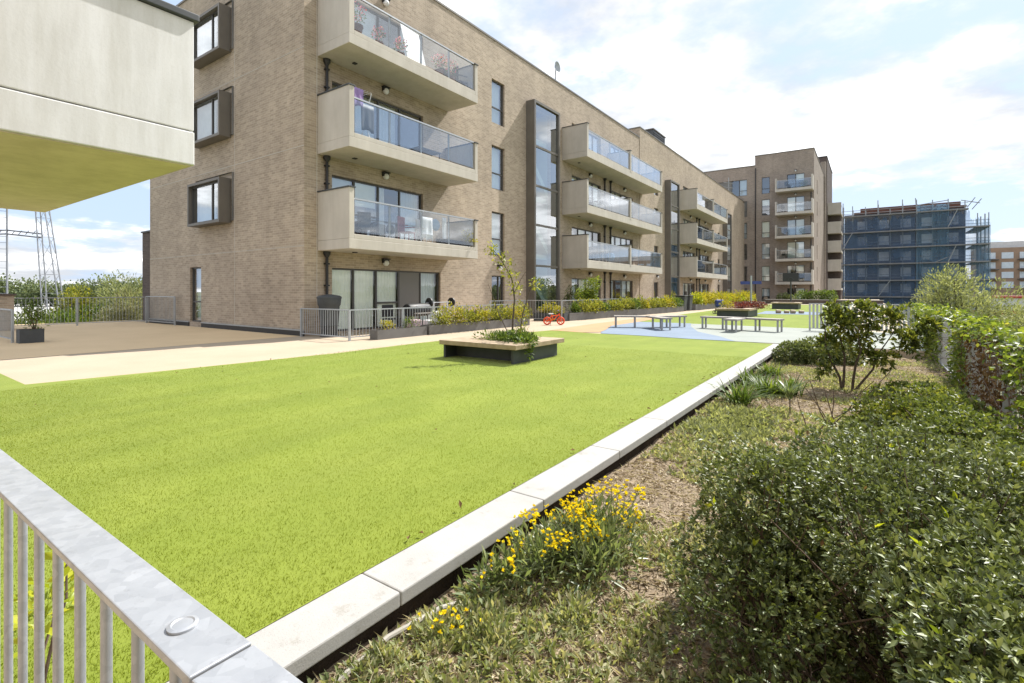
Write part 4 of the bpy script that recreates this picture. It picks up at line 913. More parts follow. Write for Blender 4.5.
# ------------------------------------------------------------------ balcony clutter
def flower_pot(x, y, z, label, petal='petal_pink', group=None, s=1, potm='rust'):
    o = thing('flower_pot', label, 'plant pot', (x, y, z), group)
    MB().lathe((x, y, z), [(.09 * s, 0), (.13 * s, .2 * s), (.14 * s, .2 * s), (.14 * s, .23 * s), (.12 * s, .23 * s)], 12).build('pot', potm, o)
    V, F = cloud([(x, y, z + .42 * s, .2 * s, .2 * s, .2 * s)], 130, .07, .035, .5, 1, .9); npmesh('foliage', V, F, 'leaf_green', o)
    V, F = cloud([(x, y, z + .52 * s, .22 * s, .22 * s, .18 * s)], 110, .05, .045, .5, 1, .6); npmesh('flowers', V, F, petal, o)
Z3, Z2, Z1 = ZB[2] + .302, ZB[1] + .302, ZB[0] + .302
flower_pot(-12.65, 9.75, Z3 + .1, 'tall pink flowers in a pot at the left end of the top balcony', s=1.6)
for k, y in enumerate((10.6, 11.5)): flower_pot(-12.62, y, Z3 + .05, 'smaller pot of pink flowers left of the tilted white board', group='pink pots left of the board', s=1.1)
for k, y in enumerate((13.35, 14.0)): flower_pot(-12.62, y, Z3 + .1, 'pot of pink flowers right of the tilted white board', group='pink pots right of the board', s=1.25)
wbd = MB().add([(-12.75, 12.05, Z3 + .05), (-12.8, 13.0, Z3 + .05), (-13.05, 12.75, Z3 + 1.55), (-13.05, 11.9, Z3 + 1.6), (-12.78, 12.05, Z3 + .05), (-12.83, 13.0, Z3 + .05), (-13.08, 12.75, Z3 + 1.55), (-13.08, 11.9, Z3 + 1.6)], [(0, 1, 2, 3), (4, 5, 6, 7), (0, 1, 5, 4), (1, 2, 6, 5), (2, 3, 7, 6), (3, 0, 4, 7)])
tag(wbd.build('folding_board', 'white', loc=(-12.8, 12.4, Z3)), 'large white board leaning on the top balcony of the nearest stack', 'board')
def table(x, y, z, label, m='charcoal', w=.5, l=.9, h=.72):
    o = thing('balcony_table', label, 'table', (x, y, z)); MB().box(x - w / 2, x + w / 2, y - l / 2, y + l / 2, z + h - .03, z + h).build('tabletop', m, o)
    for sx in (-1, 1):
        for sy in (-1, 1): MB().tube([(x + sx * (w / 2 - .05), y + sy * (l / 2 - .05), z + .002), (x + sx * (w / 2 - .05), y + sy * (l / 2 - .05), z + h - .03)], .018, 6).build('leg', m, o)
def chair(x, y, z, label, m, ang=0, group=None):
    o = thing('balcony_chair', label, 'chair', (x, y, z), group)
    T = lambda u, v, w_: (x + math.cos(ang) * u - math.sin(ang) * v, y + math.sin(ang) * u + math.cos(ang) * v, z + w_)
    MB().box(-.22, .22, -.22, .22, .41, .45, T).build('seat', m, o, bevel=.012); MB().box(-.23, -.19, -.22, .22, .46, .98, T).build('backrest', m, o, bevel=.012)
    for u in (-.2, .2):
        for v_ in (-.2, .2): MB().tube([T(u, v_, .002), T(u * .95, v_ * .95, .41)], .016, 6).build('leg', m, o)
    for v_ in (-.23, .23): MB().box(-.2, .18, v_ - .02, v_ + .02, .62, .65, T).build('armrest', m, o)
table(-13.1, 14.2, Z3, 'dark table at the right end of the top balcony'); chair(-12.8, 14.72, Z3, 'dark chair beside the dark table on the top balcony', 'charcoal', 1.2)
ar = thing('clothes_airer', 'white wire clothes airer on the middle balcony of the nearest stack', 'airer', (-12.9, 10.0, Z2))
q = MB()
for k in range(7): q.tube([(-13.2, 9.62 + .11 * k, Z2 + 1.62), (-12.6, 9.62 + .11 * k, Z2 + 1.62)], .009, 5)
for yy_ in (9.6, 10.3): q.tube([(-13.2, yy_, Z2 + .002), (-12.6, yy_, Z2 + 1.62)], .013, 5); q.tube([(-12.6, yy_, Z2 + .002), (-13.2, yy_, Z2 + 1.62)], .013, 5)
q.build('rack', 'white', ar)
def cloth(x, y, z, L, w_, m, name, label, cat='towel', seed=1, group=None):
    V = []; F = []; r = random.Random(seed); ph = r.uniform(0, 6)
    for i in range(9):
        for j in range(7): V.append((x + .03 * math.sin(i * 1.4 + ph) * (j / 6), y + w_ * (i / 8 - .5), z - L * j / 6 - .03 * math.sin(i * .9 + ph) * j / 6))
    for i in range(8):
        for j in range(6): F.append((i * 7 + j, i * 7 + j + 1, (i + 1) * 7 + j + 1, (i + 1) * 7 + j))
    o = MB().add(V, F).build(name, m, loc=(x, y, z), smooth=True); md = o.modifiers.new('thick', 'SOLIDIFY'); md.thickness = .008
    return tag(o, label, cat, group)
cloth(-12.58, 9.8, Z2 + 1.6, .55, .35, 'purple', 'hanging_towel', 'purple cloth hanging from the white clothes airer')
cloth(-12.6, 10.15, Z2 + 1.2, .8, .5, 'charcoal', 'hanging_towel', 'dark patterned cloth hanging below the purple cloth', seed=3)
table(-12.95, 13.0, Z2, 'low dark table on the middle balcony of the nearest stack', 'charcoal', .5, 1.1, .5)
chair(-12.75, 11.9, Z1, 'maroon garden chair on the lowest balcony of the nearest stack', 'maroon', .3)
chair(-12.75, 12.75, Z1, 'pale garden chair draped with a white cloth on the lowest balcony', 'white', .2)
cloth(-12.62, 12.75, Z1 + 1.04, .75, .5, 'fabric_white', 'draped_cloth', 'white cloth draped over the pale balcony chair', 'cloth', 5)
cloth(-12.75, 13.75, Z1 + 1.15, .95, .22, 'fabric_white', 'hanging_towel', 'narrow pinkish white towel hanging near the right end of the lowest balcony', seed=7)
cu = MB().lathe((-12.8, 13.35, Z1 + .85), [(.02, -.07), (.18, -.05), (.22, 0), (.18, .05), (.02, .07)], 18, 'x'); tag(cu.build('round_cushion', 'lightblue', loc=(-12.8, 13.35, Z1 + .6), smooth=True), 'round grey-blue cushion between the draped chair and hanging towel', 'cushion')
chair(-12.95, 10.4, Z1, 'dark garden chair at the left end of the lowest balcony', 'charcoal', -.3)
for k, (y, m) in enumerate(((14.1, 'leaf_green'), (14.6, 'leaf_green'))):
    pass
tr = thing('balcony_trough', 'black plant trough along the right end of the lowest balcony', 'planter', (-12.62, 14.0, Z1)); MB().box(-12.72, -12.52, 13.3, 14.95, Z1 + .15, Z1 + .34).build('box', 'black', tr)
shrub('balcony_plant', 'yellow-green plant spilling over the right end of the lowest balcony', 'plant', (-12.6, 14.8, Z1 + .3), None, [(-12.55, 14.8, Z1 + .52, .16, .25, .28), (-12.3, 15.0, Z1 + .3, .1, .15, .2)], 260, .08, .04, 'leaf_yellow', .3, 1, 4, .9)
chair(-12.9, 26.3, Z1, 'dark folding chair on the lowest balcony of the second stack', 'black', .2); table(-12.9, 27.5, Z1, 'dark table on the lowest balcony of the second stack')
bb_ = MB().lathe((-12.85, 28.6, Z1), [(.16, .3), (.25, .38), (.28, .55), (.24, .72), (.1, .78)], 16); tag(bb_.build('blue_pouffe', 'lightblue', loc=(-12.85, 28.6, Z1), smooth=True), 'round light blue pouffe on the lowest balcony of the second stack', 'pouffe')
chair(-12.9, 25.8, Z2, 'dark chair on the middle balcony of the second stack', 'black', -.4); table(-13.0, 28, Z2, 'long dark table on the middle balcony of the second stack', 'black', .5, 1.6, .8)
chair(-12.9, 32.5, Z1, 'dark chair beyond the divider on the lowest balcony of the second stack', 'black', .6)
for k, (x, y, z) in enumerate(((-8.6, YW - .9, 14.55), (-8.7, YW - .8, 8.5), (-8.9, YW - .8, 5.53), (-7.0, YW - .9, 2.53), (-9.0, YW - .9, 11.53))):
    chair(x, y, z, ['dark chair on the top balcony of the end block', 'dark chair on the third balcony up of the end block', 'dark chair on the second balcony up of the end block', 'dark chair on the lowest balcony of the end block', 'dark chair on the fourth balcony up of the end block'][k], 'black', 1.4)
for k, (z, xx_) in enumerate(((14.55, -6.6), (8.5, -6.8))): shrub('balcony_plant', ['green plant on the top balcony of the end block', 'green plant on the third balcony up of the end block'][k], 'plant', (xx_, YW - .9, z), None, [(xx_, YW - .9, z + .5, .4, .3, .4)], 250, .12, .06, 'leaf_dark', .4, 1, 4, .8)

# ------------------------------------------------------------------ planting bed
# mulch chips, weeds
def in_bed(n, y1=14.3): return np.stack([RNG.uniform(-1.7, 1.3, n), 1.0 + (y1 - 1.0) * RNG.random(n) ** 1.5, np.zeros(n)], 1)
P = in_bed(75000); P[:, 2] = soil_z(P) + .004
D = sphere_dirs(len(P)) * [1, 1, .25]; V, F = leaves(P, D, RNG.uniform(.015, .06, len(P)), RNG.uniform(.004, .016, len(P)), .5)
tag(npmesh('mulch', V, F, 'chips'), 'dry bark chips and dead stalks covering the bed', 'mulch', kind='stuff')
P = in_bed(34000); dn = lump(P, 2.2, 11) + .5 * lump(P, 6, 12); P = P[(dn > -.12 - .35 * (P[:, 1] < 2.4)) & (P[:, 0] > -1.69)]; P[:, 2] = soil_z(P) + .005
up = np.tile([0, 0, 1.0], (len(P), 1)); V1, F1 = rosettes(P[: len(P) * 2 // 3], up[: len(P) * 2 // 3], 5, .036, .013, 1.1, .6)
V2, F2 = blades(P[len(P) * 2 // 3:], .06, .0035, 1.0)
V, F = merge((V1, F1), (V2, F2)); tag(npmesh('weeds', V, F, 'weed'), 'low pale green weeds and grass growing through the mulch', 'weeds', kind='stuff')

P = in_bed(30000); P[:, 2] = soil_z(P) + .008
D = sphere_dirs(len(P)) * [1, 1, .22]; V, F = leaves(P, D, RNG.uniform(.03, .11, len(P)), RNG.uniform(.002, .006, len(P)), .3)
tag(npmesh('straw', V, F, 'straw'), 'pale dry grass stalks strewn over the bed', 'straw', kind='stuff')

# big foreground shrubs
def rosette_shrub(label, loc, blobs, nr, k, L, W, m, seed, twigs=60, lumpy=.28, fr=5.5, cat='shrub', name='shrub', shell=.4, pw=2):
    o = thing(name, label, cat, loc)
    P, Nn = blob_points(blobs, nr, shell, lumpy, fr, seed, -.17, pw)
    S_ = Nn + np.array([0, 0, .5])
    if pw != 2:   # sprays with gaps between them; bare, twiggy flanks low down, full leaf on top
        P = P + Nn * (.055 * lump(P, 7, 78))[:, None]
        low = np.clip((.30 - P[:, 2]) / .36, 0, 1); side = np.clip(1 - Nn[:, 2] * 1.4, 0, 1)
        kp = (RNG.random(len(P)) > .78 * low * side) & (lump(P, 13, 77) > -.75 + .25 * RNG.normal(size=len(P))); P = P[kp]; Nn = Nn[kp]
        S_ = Nn * [.7, .7, .35] + np.array([0, 0, .3])
    V, F = rosettes(P, unit(S_), k, L, W, .95, .35); npmesh('foliage', V, F, m, o)
    if pw != 2:
        q_ = RNG.choice(len(P), 170, replace=False); V, F = rosettes(P[q_] + Nn[q_] * .015, unit(S_[q_] + np.array([0, 0, .4])), 3, L * 1.35, W * 1.3, .7, .4); tag(npmesh('young_leaves', V, F, 'leaf_lime', o), kind='stuff')
        q_ = RNG.choice(len(P), 150, replace=False); V, F = leaves(P[q_], sphere_dirs(150) + np.array([0, 0, -.3]), L * 1.2, W * 1.3); tag(npmesh('dead_leaves', V, F, 'leaf_dead', o), kind='stuff')
    idx = RNG.choice(len(P), min(twigs, len(P)), replace=False)
    bases = [(loc[0] + random.uniform(-.3, .3) * blobs[0][3], loc[1] + random.uniform(-.5, .5) * blobs[0][4], -.2) for _ in range(8)] + [(b[0] + random.uniform(-.4, .4) * b[3], b[1] + random.uniform(-.4, .4) * b[4], -.2) for b in blobs for _ in range(3)]
    mb = MB()
    for i in idx:
        t_ = Vector(P[i]); b_ = min((Vector(q) for q in random.sample(bases, 6)), key=lambda q: (q - t_).length)
        m1 = b_.lerp(t_, .5) + Vector((random.uniform(-.06, .06), random.uniform(-.06, .06), random.uniform(-.02, .06)))
        mb.tube([b_, m1, t_], [.006, .004, .002], 4, False)
    mb.build('stem', 'twig', o); return o
rosette_shrub('big dark hedge-like shrub filling the near right of the bed', (.15, 2.5, -.16),
    [(-.42, 2.78, .21, .28, .42, .38), (.05, 2.95, .24, .42, .75, .40), (.5, 2.75, .22, .46, .9, .38), (.95, 2.6, .18, .4, 1.0, .37), (.38, 1.85, .16, .34, .45, .38), (.85, 1.7, .12, .45, .5, .36), (-.38, 2.35, .02, .3, .4, .2)],
    36000, 6, .0255, .0118, 'leaf_dark', 3, 700, .20, 8.5, shell=.62, pw=4)
rosette_shrub('sparse dark twiggy growth in the shade beneath the near side of the big shrub', (-.2, 1.9, -.16), [(-.25, 2.0, -.08, .34, .45, .13), (.1, 1.6, -.06, .35, .4, .14)], 700, 6, .03, .013, 'leaf_dark', 19, 160, .5, 8, name='undershrub')
rosette_shrub('lighter green shrub right behind the big dark shrub', (.6, 4.6, -.16),
    [(.35, 4.3, -.02, .5, .5, .24), (.85, 4.5, .03, .45, .7, .28), (.75, 5.5, .06, .45, .6, .3), (.2, 5.2, -.04, .38, .5, .22), (-.12, 4.5, -.06, .25, .35, .2), (.5, 6.3, .04, .45, .5, .28)],
    5200, 6, .036, .017, 'leaf_mid', 8, 160, .45, 6)
rosette_shrub('low leafy green plants between ivy railing and small tree', (.6, 7.4, -.16),
    [(.5, 7.0, -.1, .6, .6, .18), (.85, 7.9, -.1, .3, .8, .18), (.1, 6.8, -.12, .35, .5, .14), (.6, 9.0, -.12, .45, .8, .18)], 1700, 6, .055, .026, 'leaf_mid', 12, 70, .4)
rosette_shrub('upright leafy bush with yellow-green tips between the fern and the ivy', (.4, 6.4, -.16),
    [(.2, 6.3, .04, .32, .4, .28), (.6, 6.6, .0, .32, .45, .26), (.4, 5.9, .0, .3, .35, .22)], 1800, 6, .045, .02, 'leaf_tree', 24, 110, .45, 6, shell=.7)
rosette_shrub('rounded dark bush at the far end of the kerb', (-1.1, 12.3, -.2), [(-1.3, 12.2, .0, .38, .35, .26), (-.9, 12.35, .03, .45, .4, .3), (-.5, 12.5, .02, .4, .4, .26)], 2200, 6, .055, .026, 'leaf_dark', 15, 60, .2, 5)
# small tree
stt = thing('small_tree', 'small bushy multi-stemmed tree in the middle of the bed', 'tree', (-.3, 9.2, -.2))
trk = stems_mb((-.32, 9.2, -.21), [(-.6, 9.0, 1.0), (-.35, 9.15, 1.15)], .022, .006, 7, .05, 5); q2 = stems_mb((-.2, 9.25, -.21), [(.05, 9.4, 1.05), (.35, 9.6, .8), (-.1, 9.0, .9)], .02, .005, 7, .05, 5); trk.add(q2.v, q2.f)
trk.build('trunk', 'bark', stt, smooth=True)
P, Nn = blob_points([(-.42, 9.1, 1.0, .17, .2, .26), (-.08, 9.3, 1.05, .24, .26, .2), (.25, 9.5, .95, .30, .3, .2), (.5, 9.65, .62, .26, .3, .24), (-.1, 9.25, .62, .26, .26, .2), (-.48, 9.08, .55, .15, .2, .2), (.15, 9.4, .34, .26, .25, .14), (-.52, 9.0, .18, .12, .13, .1), (.75, 9.8, .85, .2, .25, .18), (-.3, 9.2, .82, .26, .26, .24)], 640, .95, .45, 6, 21)
V, F = rosettes(P, unit(Nn + np.array([0, 0, .6])), 6, .085, .04, .95, .35); npmesh('crown', V, F, 'leaf_tree', stt)
# strappy clumps
for k, (x, y, h_) in enumerate(((-1.42, 7.3, .3), (-1.2, 8.15, .28), (-.95, 8.35, .28), (-1.55, 8.9, .24), (-1.45, 10.2, .22))):
    lab = ['strappy green clump nearest along the kerb', 'strappy green clump second along the kerb', 'strappy clump farther from the kerb than its neighbours', 'small strappy clump hugging the kerb', 'smallest strappy clump near the end of the kerb'][k]
    B = np.array([x, y, -.21]) + RNG.normal(size=(130, 3)) * [.07, .07, .004]; V, F = blades(B, h_ * 1.3, .021, 1.15, .75); tag(npmesh('strappy_plant', V, F, 'leaf_green', None, (x, y, -.21)), lab, 'plant', 'strappy plants along the kerb')
B = np.array([-.78, 6.6, -.21]) + RNG.normal(size=(60, 3)) * [.03, .03, .003]; 
sd1 = thing('spiky_plant', 'spiky leaf tuft on a thin bare stem in the bed', 'plant', (-.78, 7.0, -.21)); MB().tube([(-.78, 7.0, -.21), (-.78, 7.0, .08)], .008, 6).build('stem', 'bark', sd1)
V, F = blades(np.array([-.78, 7.0, .05]) + RNG.normal(size=(70, 3)) * [.012, .012, .01], .17, .011, .9, .3); npmesh('leaves', V, F, 'strap', sd1)
# pale silvery ground patch
P = np.stack([RNG.normal(-1.25, .22, 900), RNG.normal(6.0, .45, 900), np.zeros(900)], 1); P = P[P[:, 0] > -1.68]; P[:, 2] = soil_z(P) + .01
V, F = rosettes(P, np.tile([0, 0, 1.0], (len(P), 1)), 5, .07, .022, 1.0, .4); tag(npmesh('silver_groundcover', V, F, 'leaf_willow', None, (-1.25, 6, -.21)), 'pale silvery low plant spreading beside the kerb', 'plant')
# tall dry stalks + broad leaves
stk = thing('dry_stalks', 'bare dry brown stalks standing before the small tree', 'plant', (-.45, 6.1, -.2))
stems_mb([(-.5, 6.1, -.21), (-.42, 6.2, -.21), (-.3, 6.3, -.21), (-.2, 6.0, -.21)], [(-.55, 6.05, .38), (-.5, 6.15, .42), (-.38, 6.2, .36), (-.3, 6.35, .3), (.05, 6.3, .45), (.2, 6.5, .55), (-.62, 6.2, .2)], .008, .004, 5, .04).build('stalk', 'twig', stk)
bl = thing('fern', 'broad feathery green plant beside the dry stalks', 'plant', (-.1, 5.9, -.2))
fv = []
for k in range(16):
    a_ = random.uniform(0, 6.28); L = random.uniform(.4, .62); c0 = np.array([-.1, 5.9, -.2]); n_ = 18
    f = np.linspace(.15, 1, n_)[:, None]; dirv = np.array([math.cos(a_), math.sin(a_), 0]); mid = c0 + dirv * L * .8 * f + np.array([0, 0, 1]) * L * (1.15 * f - .55 * f ** 2.2)
    for sgn in (-1, 1):
        sdv = np.array([-math.sin(a_), math.cos(a_), 0]) * sgn; fv.append(leaves(mid, np.tile(sdv, (n_, 1)) + dirv * .6 + sphere_dirs(n_) * .15, .10 * np.sin(np.pi * (.12 + .86 * f[:, 0])) + .02, .022))
V, F = merge(*fv); npmesh('fronds', V, F, 'leaf_mid', bl)
# yellow flower clump
fl = thing('flowering_clump', 'clump of bright yellow flowers growing against the kerb', 'flowers', (-1.4, 2.4, -.16))
fb = [(-1.44, 2.3, -.05, .2, .3, .13), (-1.3, 2.65, -.03, .24, .32, .14), (-1.54, 2.05, -.08, .12, .22, .09), (-1.16, 2.45, -.07, .18, .25, .1)]
V, F = cloud(fb, 1900, .065, .016, .8, .9, 1.0, .3, 6, 31, -.17); npmesh('foliage', V, F, 'strap', fl)
Ph, Nh = blob_points([(-1.42, 2.42, .05, .22, .36, .10), (-1.24, 2.72, .11, .22, .36, .12), (-1.5, 2.05, -.02, .1, .2, .07)], 175, .4, .3, 6, 32)
Ph = Ph[Ph[:, 2] > .0]
stems_mb([(-1.42, 2.35, -.17), (-1.28, 2.6, -.17), (-1.5, 2.1, -.17), (-1.2, 2.7, -.17)], [tuple(p) for p in Ph[:90]], .003, .002, 4, .05, 3).build('stem', 'strap', fl)
pc = []
for p in Ph:
    kk = random.randint(1, 5); c_ = p + RNG.normal(size=(kk, 3)) * .015
    pc.append(rosettes(c_, np.tile([0, 0, 1.0], (kk, 1)) + RNG.normal(size=(kk, 3)) * .35, 10, .0135, .009, .85, .3))
V, F = merge(*pc); npmesh('flowers', V, F, 'petal', fl)
for k, (x, y) in enumerate(((-1.5, 1.62), (-1.42, 1.78), (-1.3, 1.7), (-1.1, 2.05))):
    o = thing('weed_clump', ['leafy weed with small yellow flowers close to the kerb end', 'weed tuft beside the pale pipe', 'grassy weed tuft in front of the flower clump', 'pale weed tuft between flower clump and dark shrub'][k], 'weed', (x, y, -.2))
    V, F = merge(cloud([(x, y, -.13, .13, .13, .08)], 240, .042, .013, .7, .9, .9), blades(np.array([x, y, -.21]) + RNG.normal(size=(60, 3)) * [.05, .05, .003], .12, .006, .9)); npmesh('foliage', V, F, 'weed', o)
    if k == 0: V, F = rosettes(np.array([x, y, -.06]) + RNG.normal(size=(22, 3)) * [.06, .06, .01], np.tile([0, 0, 1.0], (22, 1)), 8, .013, .009); tag(npmesh('flowers', V, F, 'petal', o), kind='stuff')
# ivy on railing
iv = thing('climbing_ivy', 'thick green ivy climbing over the railing beside the bed', 'ivy', (1.22, 11, -.2))
n = 24000; P = np.stack([1.24 + RNG.normal(0, .085, n), RNG.uniform(3.0, 19.6, n), RNG.uniform(-.2, 1.0, n)], 1)
dn = lump(P, 1.6, 41) + .6 * lump(P, 4, 42); gap = np.exp(-((P[:, 1] - 12.2) / .8) ** 4) * 5.0 + np.exp(-((P[:, 1] - 8.6) / 1.25) ** 4) * 3.2 * (P[:, 2] < .70) + np.exp(-((P[:, 1] - 6.9) / .35) ** 2) * 2.2 * (P[:, 2] < .5)
P = P[dn - gap + .45 * (P[:, 2] > .7) > -.35]
P[:, 2] += .08 * lump(P * [1, 1, 0], 3, 44) * (P[:, 2] > .5)
V, F = leaves(P, sphere_dirs(len(P)) + np.array([-.6, -.3, -.1]), RNG.uniform(.04, .085, len(P)), RNG.uniform(.03, .06, len(P))); npmesh('foliage', V, F, 'leaf_ivy', iv)
P = np.stack([1.22 + RNG.normal(0, .05, 1600), RNG.normal(8.3, 1.0, 1600), RNG.uniform(-.1, .85, 1600)], 1); V, F = leaves(P, sphere_dirs(1600) + np.array([0, 0, -.6]), .07, .035); npmesh('dead_leaves', V, F, 'leaf_dead', iv)
stems_mb([(1.15, 3.5 + .5 * k, -.2) for k in range(30)], [(1.2 + random.uniform(-.1, .1), random.uniform(3.5, 19), random.uniform(.4, .95)) for _ in range(10)] + [(1.16 + random.uniform(-.05, .05), y_, .85) for y_ in np.linspace(7.2, 10, 14)], .006, .003, 4, .02).build('stem', 'twig', iv)
# plant behind the foreground railing
lf = thing('young_shrub', 'young shrub with lime-yellow leaves behind the foreground railing', 'shrub', (-2.1, .5, .0))
stems_mb((-2.15, .46, .0), [(-2.0, .42, .42), (-2.1, .5, .5), (-2.25, .5, .35)], .007, .003, 6, .05).build('stem', 'twig', lf)
V, F = cloud([(-2.0, .42, .40, .08, .06, .10), (-2.12, .5, .45, .09, .07, .1), (-2.25, .5, .32, .1, .07, .08)], 95, .05, .024, .5, .9, .9); npmesh('foliage', V, F, 'leaf_lime', lf)

# ------------------------------------------------------------------ trees beyond the podium
def big_tree(name, label, base, blobs, n, L, W, m, trunk_r=.15, seed=1, group=None, nb=10, up=.2):
    o = thing(name, label, 'tree', base, group); top = max(b[2] for b in blobs)
    cx = sum(b[0] for b in blobs) / len(blobs); cy = sum(b[1] for b in blobs) / len(blobs)
    tips = [(b[0] + random.uniform(-.4, .4) * b[3], b[1] + random.uniform(-.4, .4) * b[4], b[2] + random.uniform(-.2, .5) * b[5]) for b in blobs for _ in range(max(1, nb // len(blobs)))]
    mid = (cx, cy, base[2] + (top - base[2]) * .5); mb = MB().tube([base, mid], [trunk_r, trunk_r * .6], 7); q = stems_mb(mid, tips, trunk_r * .45, .02, 5, .06); mb.add(q.v, q.f); mb.build('trunk', 'bark', o)
    V, F = cloud(blobs, n, L, W, up, .9, .85, .35, 1.6, seed); npmesh('crown', V, F, m, o); return o
big_tree('willow_bush', 'pale feathery willow bush rising beyond the ivy railing', (3.6, 22, -5),
    [(1.9, 21.3, 1.05, .75, .9, .95), (2.9, 22, .7, 1.2, 1.2, .9), (4.2, 22.6, .2, 1.2, 1.3, .85), (2.4, 21, .1, 1.1, 1.1, .9), (5.2, 22, -.3, 1.3, 1.3, .8), (1.5, 21, .2, .7, .8, .8), (2.2, 21.4, 1.55, .45, .5, .5)], 17000, .13, .03, 'leaf_willow', .12, 51, None, 40, .7)
big_tree('roadside_tree', 'grey-green tree beyond the railing at the right edge', (7.5, 19, -5), [(6.8, 18.5, -.2, 1.3, 1.4, 1.0), (8.2, 18, -.5, 1.4, 1.4, 1.0), (5.6, 19, -.5, 1.1, 1.2, .9)], 8000, .14, .035, 'leaf_willow', .12, 52, None, 20, .5)
big_tree('roadside_tree', 'dark green tree top just above the railing behind the small tree', (2.6, 30, -5), [(1.9, 30, -.4, 1.3, 1.3, 1.1), (3.2, 30.5, -.5, 1.4, 1.4, 1.0), (.9, 31, -.6, 1.0, 1.1, .9)], 6000, .16, .07, 'leaf_mid', .12, 53, None, 20)
lefts = [('pale willow bush nearest the brick annex wall', (-33, 10.8), [(-33.2, 10.4, .7, 1.6, 1.5, 1.5), (-32.4, 11.4, .1, 1.6, 1.5, 1.3), (-34, 9.6, -.1, 1.4, 1.4, 1.2)], 'leaf_willow', .22, .035, 8000),
         ('yellowish bush left of the pale willow behind the terrace railing', (-33.5, 8.5), [(-33.5, 8.4, .6, .9, .9, 1.0), (-33, 8, -.2, 1.1, 1.1, .9)], 'leaf_sapling', .16, .07, 3500),
         ('wide green bush behind the middle of the terrace railing', (-32, 7.2), [(-31.6, 7.3, -.5, 1.2, 1.2, .9), (-30.5, 6.6, -.7, 1.2, 1.0, .8), (-32.6, 8.2, -.3, 1.2, 1.2, 1.0)], 'leaf_green', .16, .06, 6000),
         ('dark green bush behind the brick pier end of the railing', (-29.5, 5.4), [(-29.3, 5.6, -.4, 1.0, .8, .8), (-29.8, 4.7, -.4, 1.1, .9, .8)], 'leaf_mid', .16, .06, 4000),
         ('pale reedy bush at the annex end of the terrace railing', (-29, 9.2), [(-28.9, 8.6, -.3, .9, .9, 1.0), (-29.2, 9.4, .2, .9, .9, 1.0)], 'leaf_reed', .2, .03, 4000)]
for k, (lab, (x, y), bl_, m, L, W, n_) in enumerate(lefts): big_tree('terrace_bush', lab, (x, y, -5), bl_, n_, L, W, m, .1, 60 + k, 'bushes behind the terrace railing', 12, .6)
for k in range(16):
    f = k / 15; x = -300 + 70 * f + random.uniform(-6, 6); y = 30 + 95 * f + random.uniform(-4, 4); h_ = random.uniform(9.5, 13.5)
    big_tree('distant_tree', 'hazy green tree in the distant row beyond the pylons', (x, y, -5), [(x, y, -5 + h_ * .55, h_ * .5, h_ * .5, h_ * .45), (x + 3, y + 5, -5 + h_ * .42, h_ * .5, h_ * .5, h_ * .4), (x - 3, y - 5, -5 + h_ * .42, h_ * .5, h_ * .5, h_ * .4)], 2600, 1.0, .7, 'leaf_far_hazed', .4, 80 + k, 'distant trees beyond the pylons', 6)
n = 60000; P = np.stack([RNG.uniform(-520, -330, n), RNG.uniform(-60, 520, n), np.zeros(n)], 1); P[:, 2] = -5 + (8.5 + 2 * lump(P, .05, 71)) * RNG.random(n); V, F = leaves(P, sphere_dirs(n), RNG.uniform(1.5, 3, n), RNG.uniform(1, 2, n))
tag(npmesh('distant_woods', V, F, 'leaf_far_hazed'), 'far-off line of woodland along the horizon', 'woods', kind='stuff')
n = 9000; P = np.stack([RNG.uniform(0, 300, n), RNG.uniform(260, 330, n), -5 + 9 * RNG.random(n)], 1); V, F = leaves(P, sphere_dirs(n), RNG.uniform(2, 4, n), RNG.uniform(1, 3, n))
tag(npmesh('horizon_woods', V, F, 'leaf_far_hazed'), 'far-off woodland behind the right-hand apartments', 'woods', kind='stuff')

# pylons
py = thing('lattice_pylon', 'pale steel lattice pylon base rising beyond the terrace', 'pylon', (-107, 22.6, -5))
def leg(a, b): MB().tube([a, b], .10, 6).build('leg', 'steel_far', py)
b0 = [(-105.2, 24.6, -5), (-106.6, 22.6, -5), (-109.2, 23.8, -5), (-107.6, 25.8, -5)]; tp = [(-107.2, 22.0, 22), (-107.8, 21.5, 22), (-108.6, 22.2, 22), (-108, 22.7, 22)]
for p, q in zip(b0, tp): leg(p, q)
br_ = MB(); lerp = lambda p, q, f: tuple(p[i] + (q[i] - p[i]) * f for i in range(3))
for k in range(4):
    for s_ in range(9):
        f0, f1 = s_ / 9, (s_ + 1) / 9; A0, A1, B0, B1 = lerp(b0[k], tp[k], f0), lerp(b0[k], tp[k], f1), lerp(b0[(k + 1) % 4], tp[(k + 1) % 4], f0), lerp(b0[(k + 1) % 4], tp[(k + 1) % 4], f1)
        br_.tube([A0, B1], .03, 4); br_.tube([A1, B1], .03, 4)
br_.build('bracing', 'steel_far', py)
gm = thing('steel_mast', 'tall grey steel mast with ladder rungs at the far left', 'mast', (-111.5, 19.3, -5)); MB().tube([(-111.5, 19.3, -5), (-111.5, 19.3, 22)], .13, 8).build('pole', 'steel_far', gm)
rg = MB()
for k in range(26): rg.tube([(-111.5, 19.3, -4 + k), (-111.9, 18.4, -4 + k)], .05, 4)
rg.build('rungs', 'steel_far', gm)
gb = MB()
for z in (10.3, 10.9): gb.tube([(-114.5, 17.2, z), (-111.5, 19.3, z + .1), (-107, 22.4, z - .5)], .1, 5)
for k in range(8): gb.tube([(-114.5 + k * .9, 17.2 + k * .63, 10.3), (-114.1 + k * .9, 17.5 + k * .63, 10.9)], .05, 4)
tag(gb.build('gantry_beam', 'charcoal', loc=(-111, 19.6, 10.3)), 'dark horizontal gantry beam between the mast and lattice pylon', 'beam')
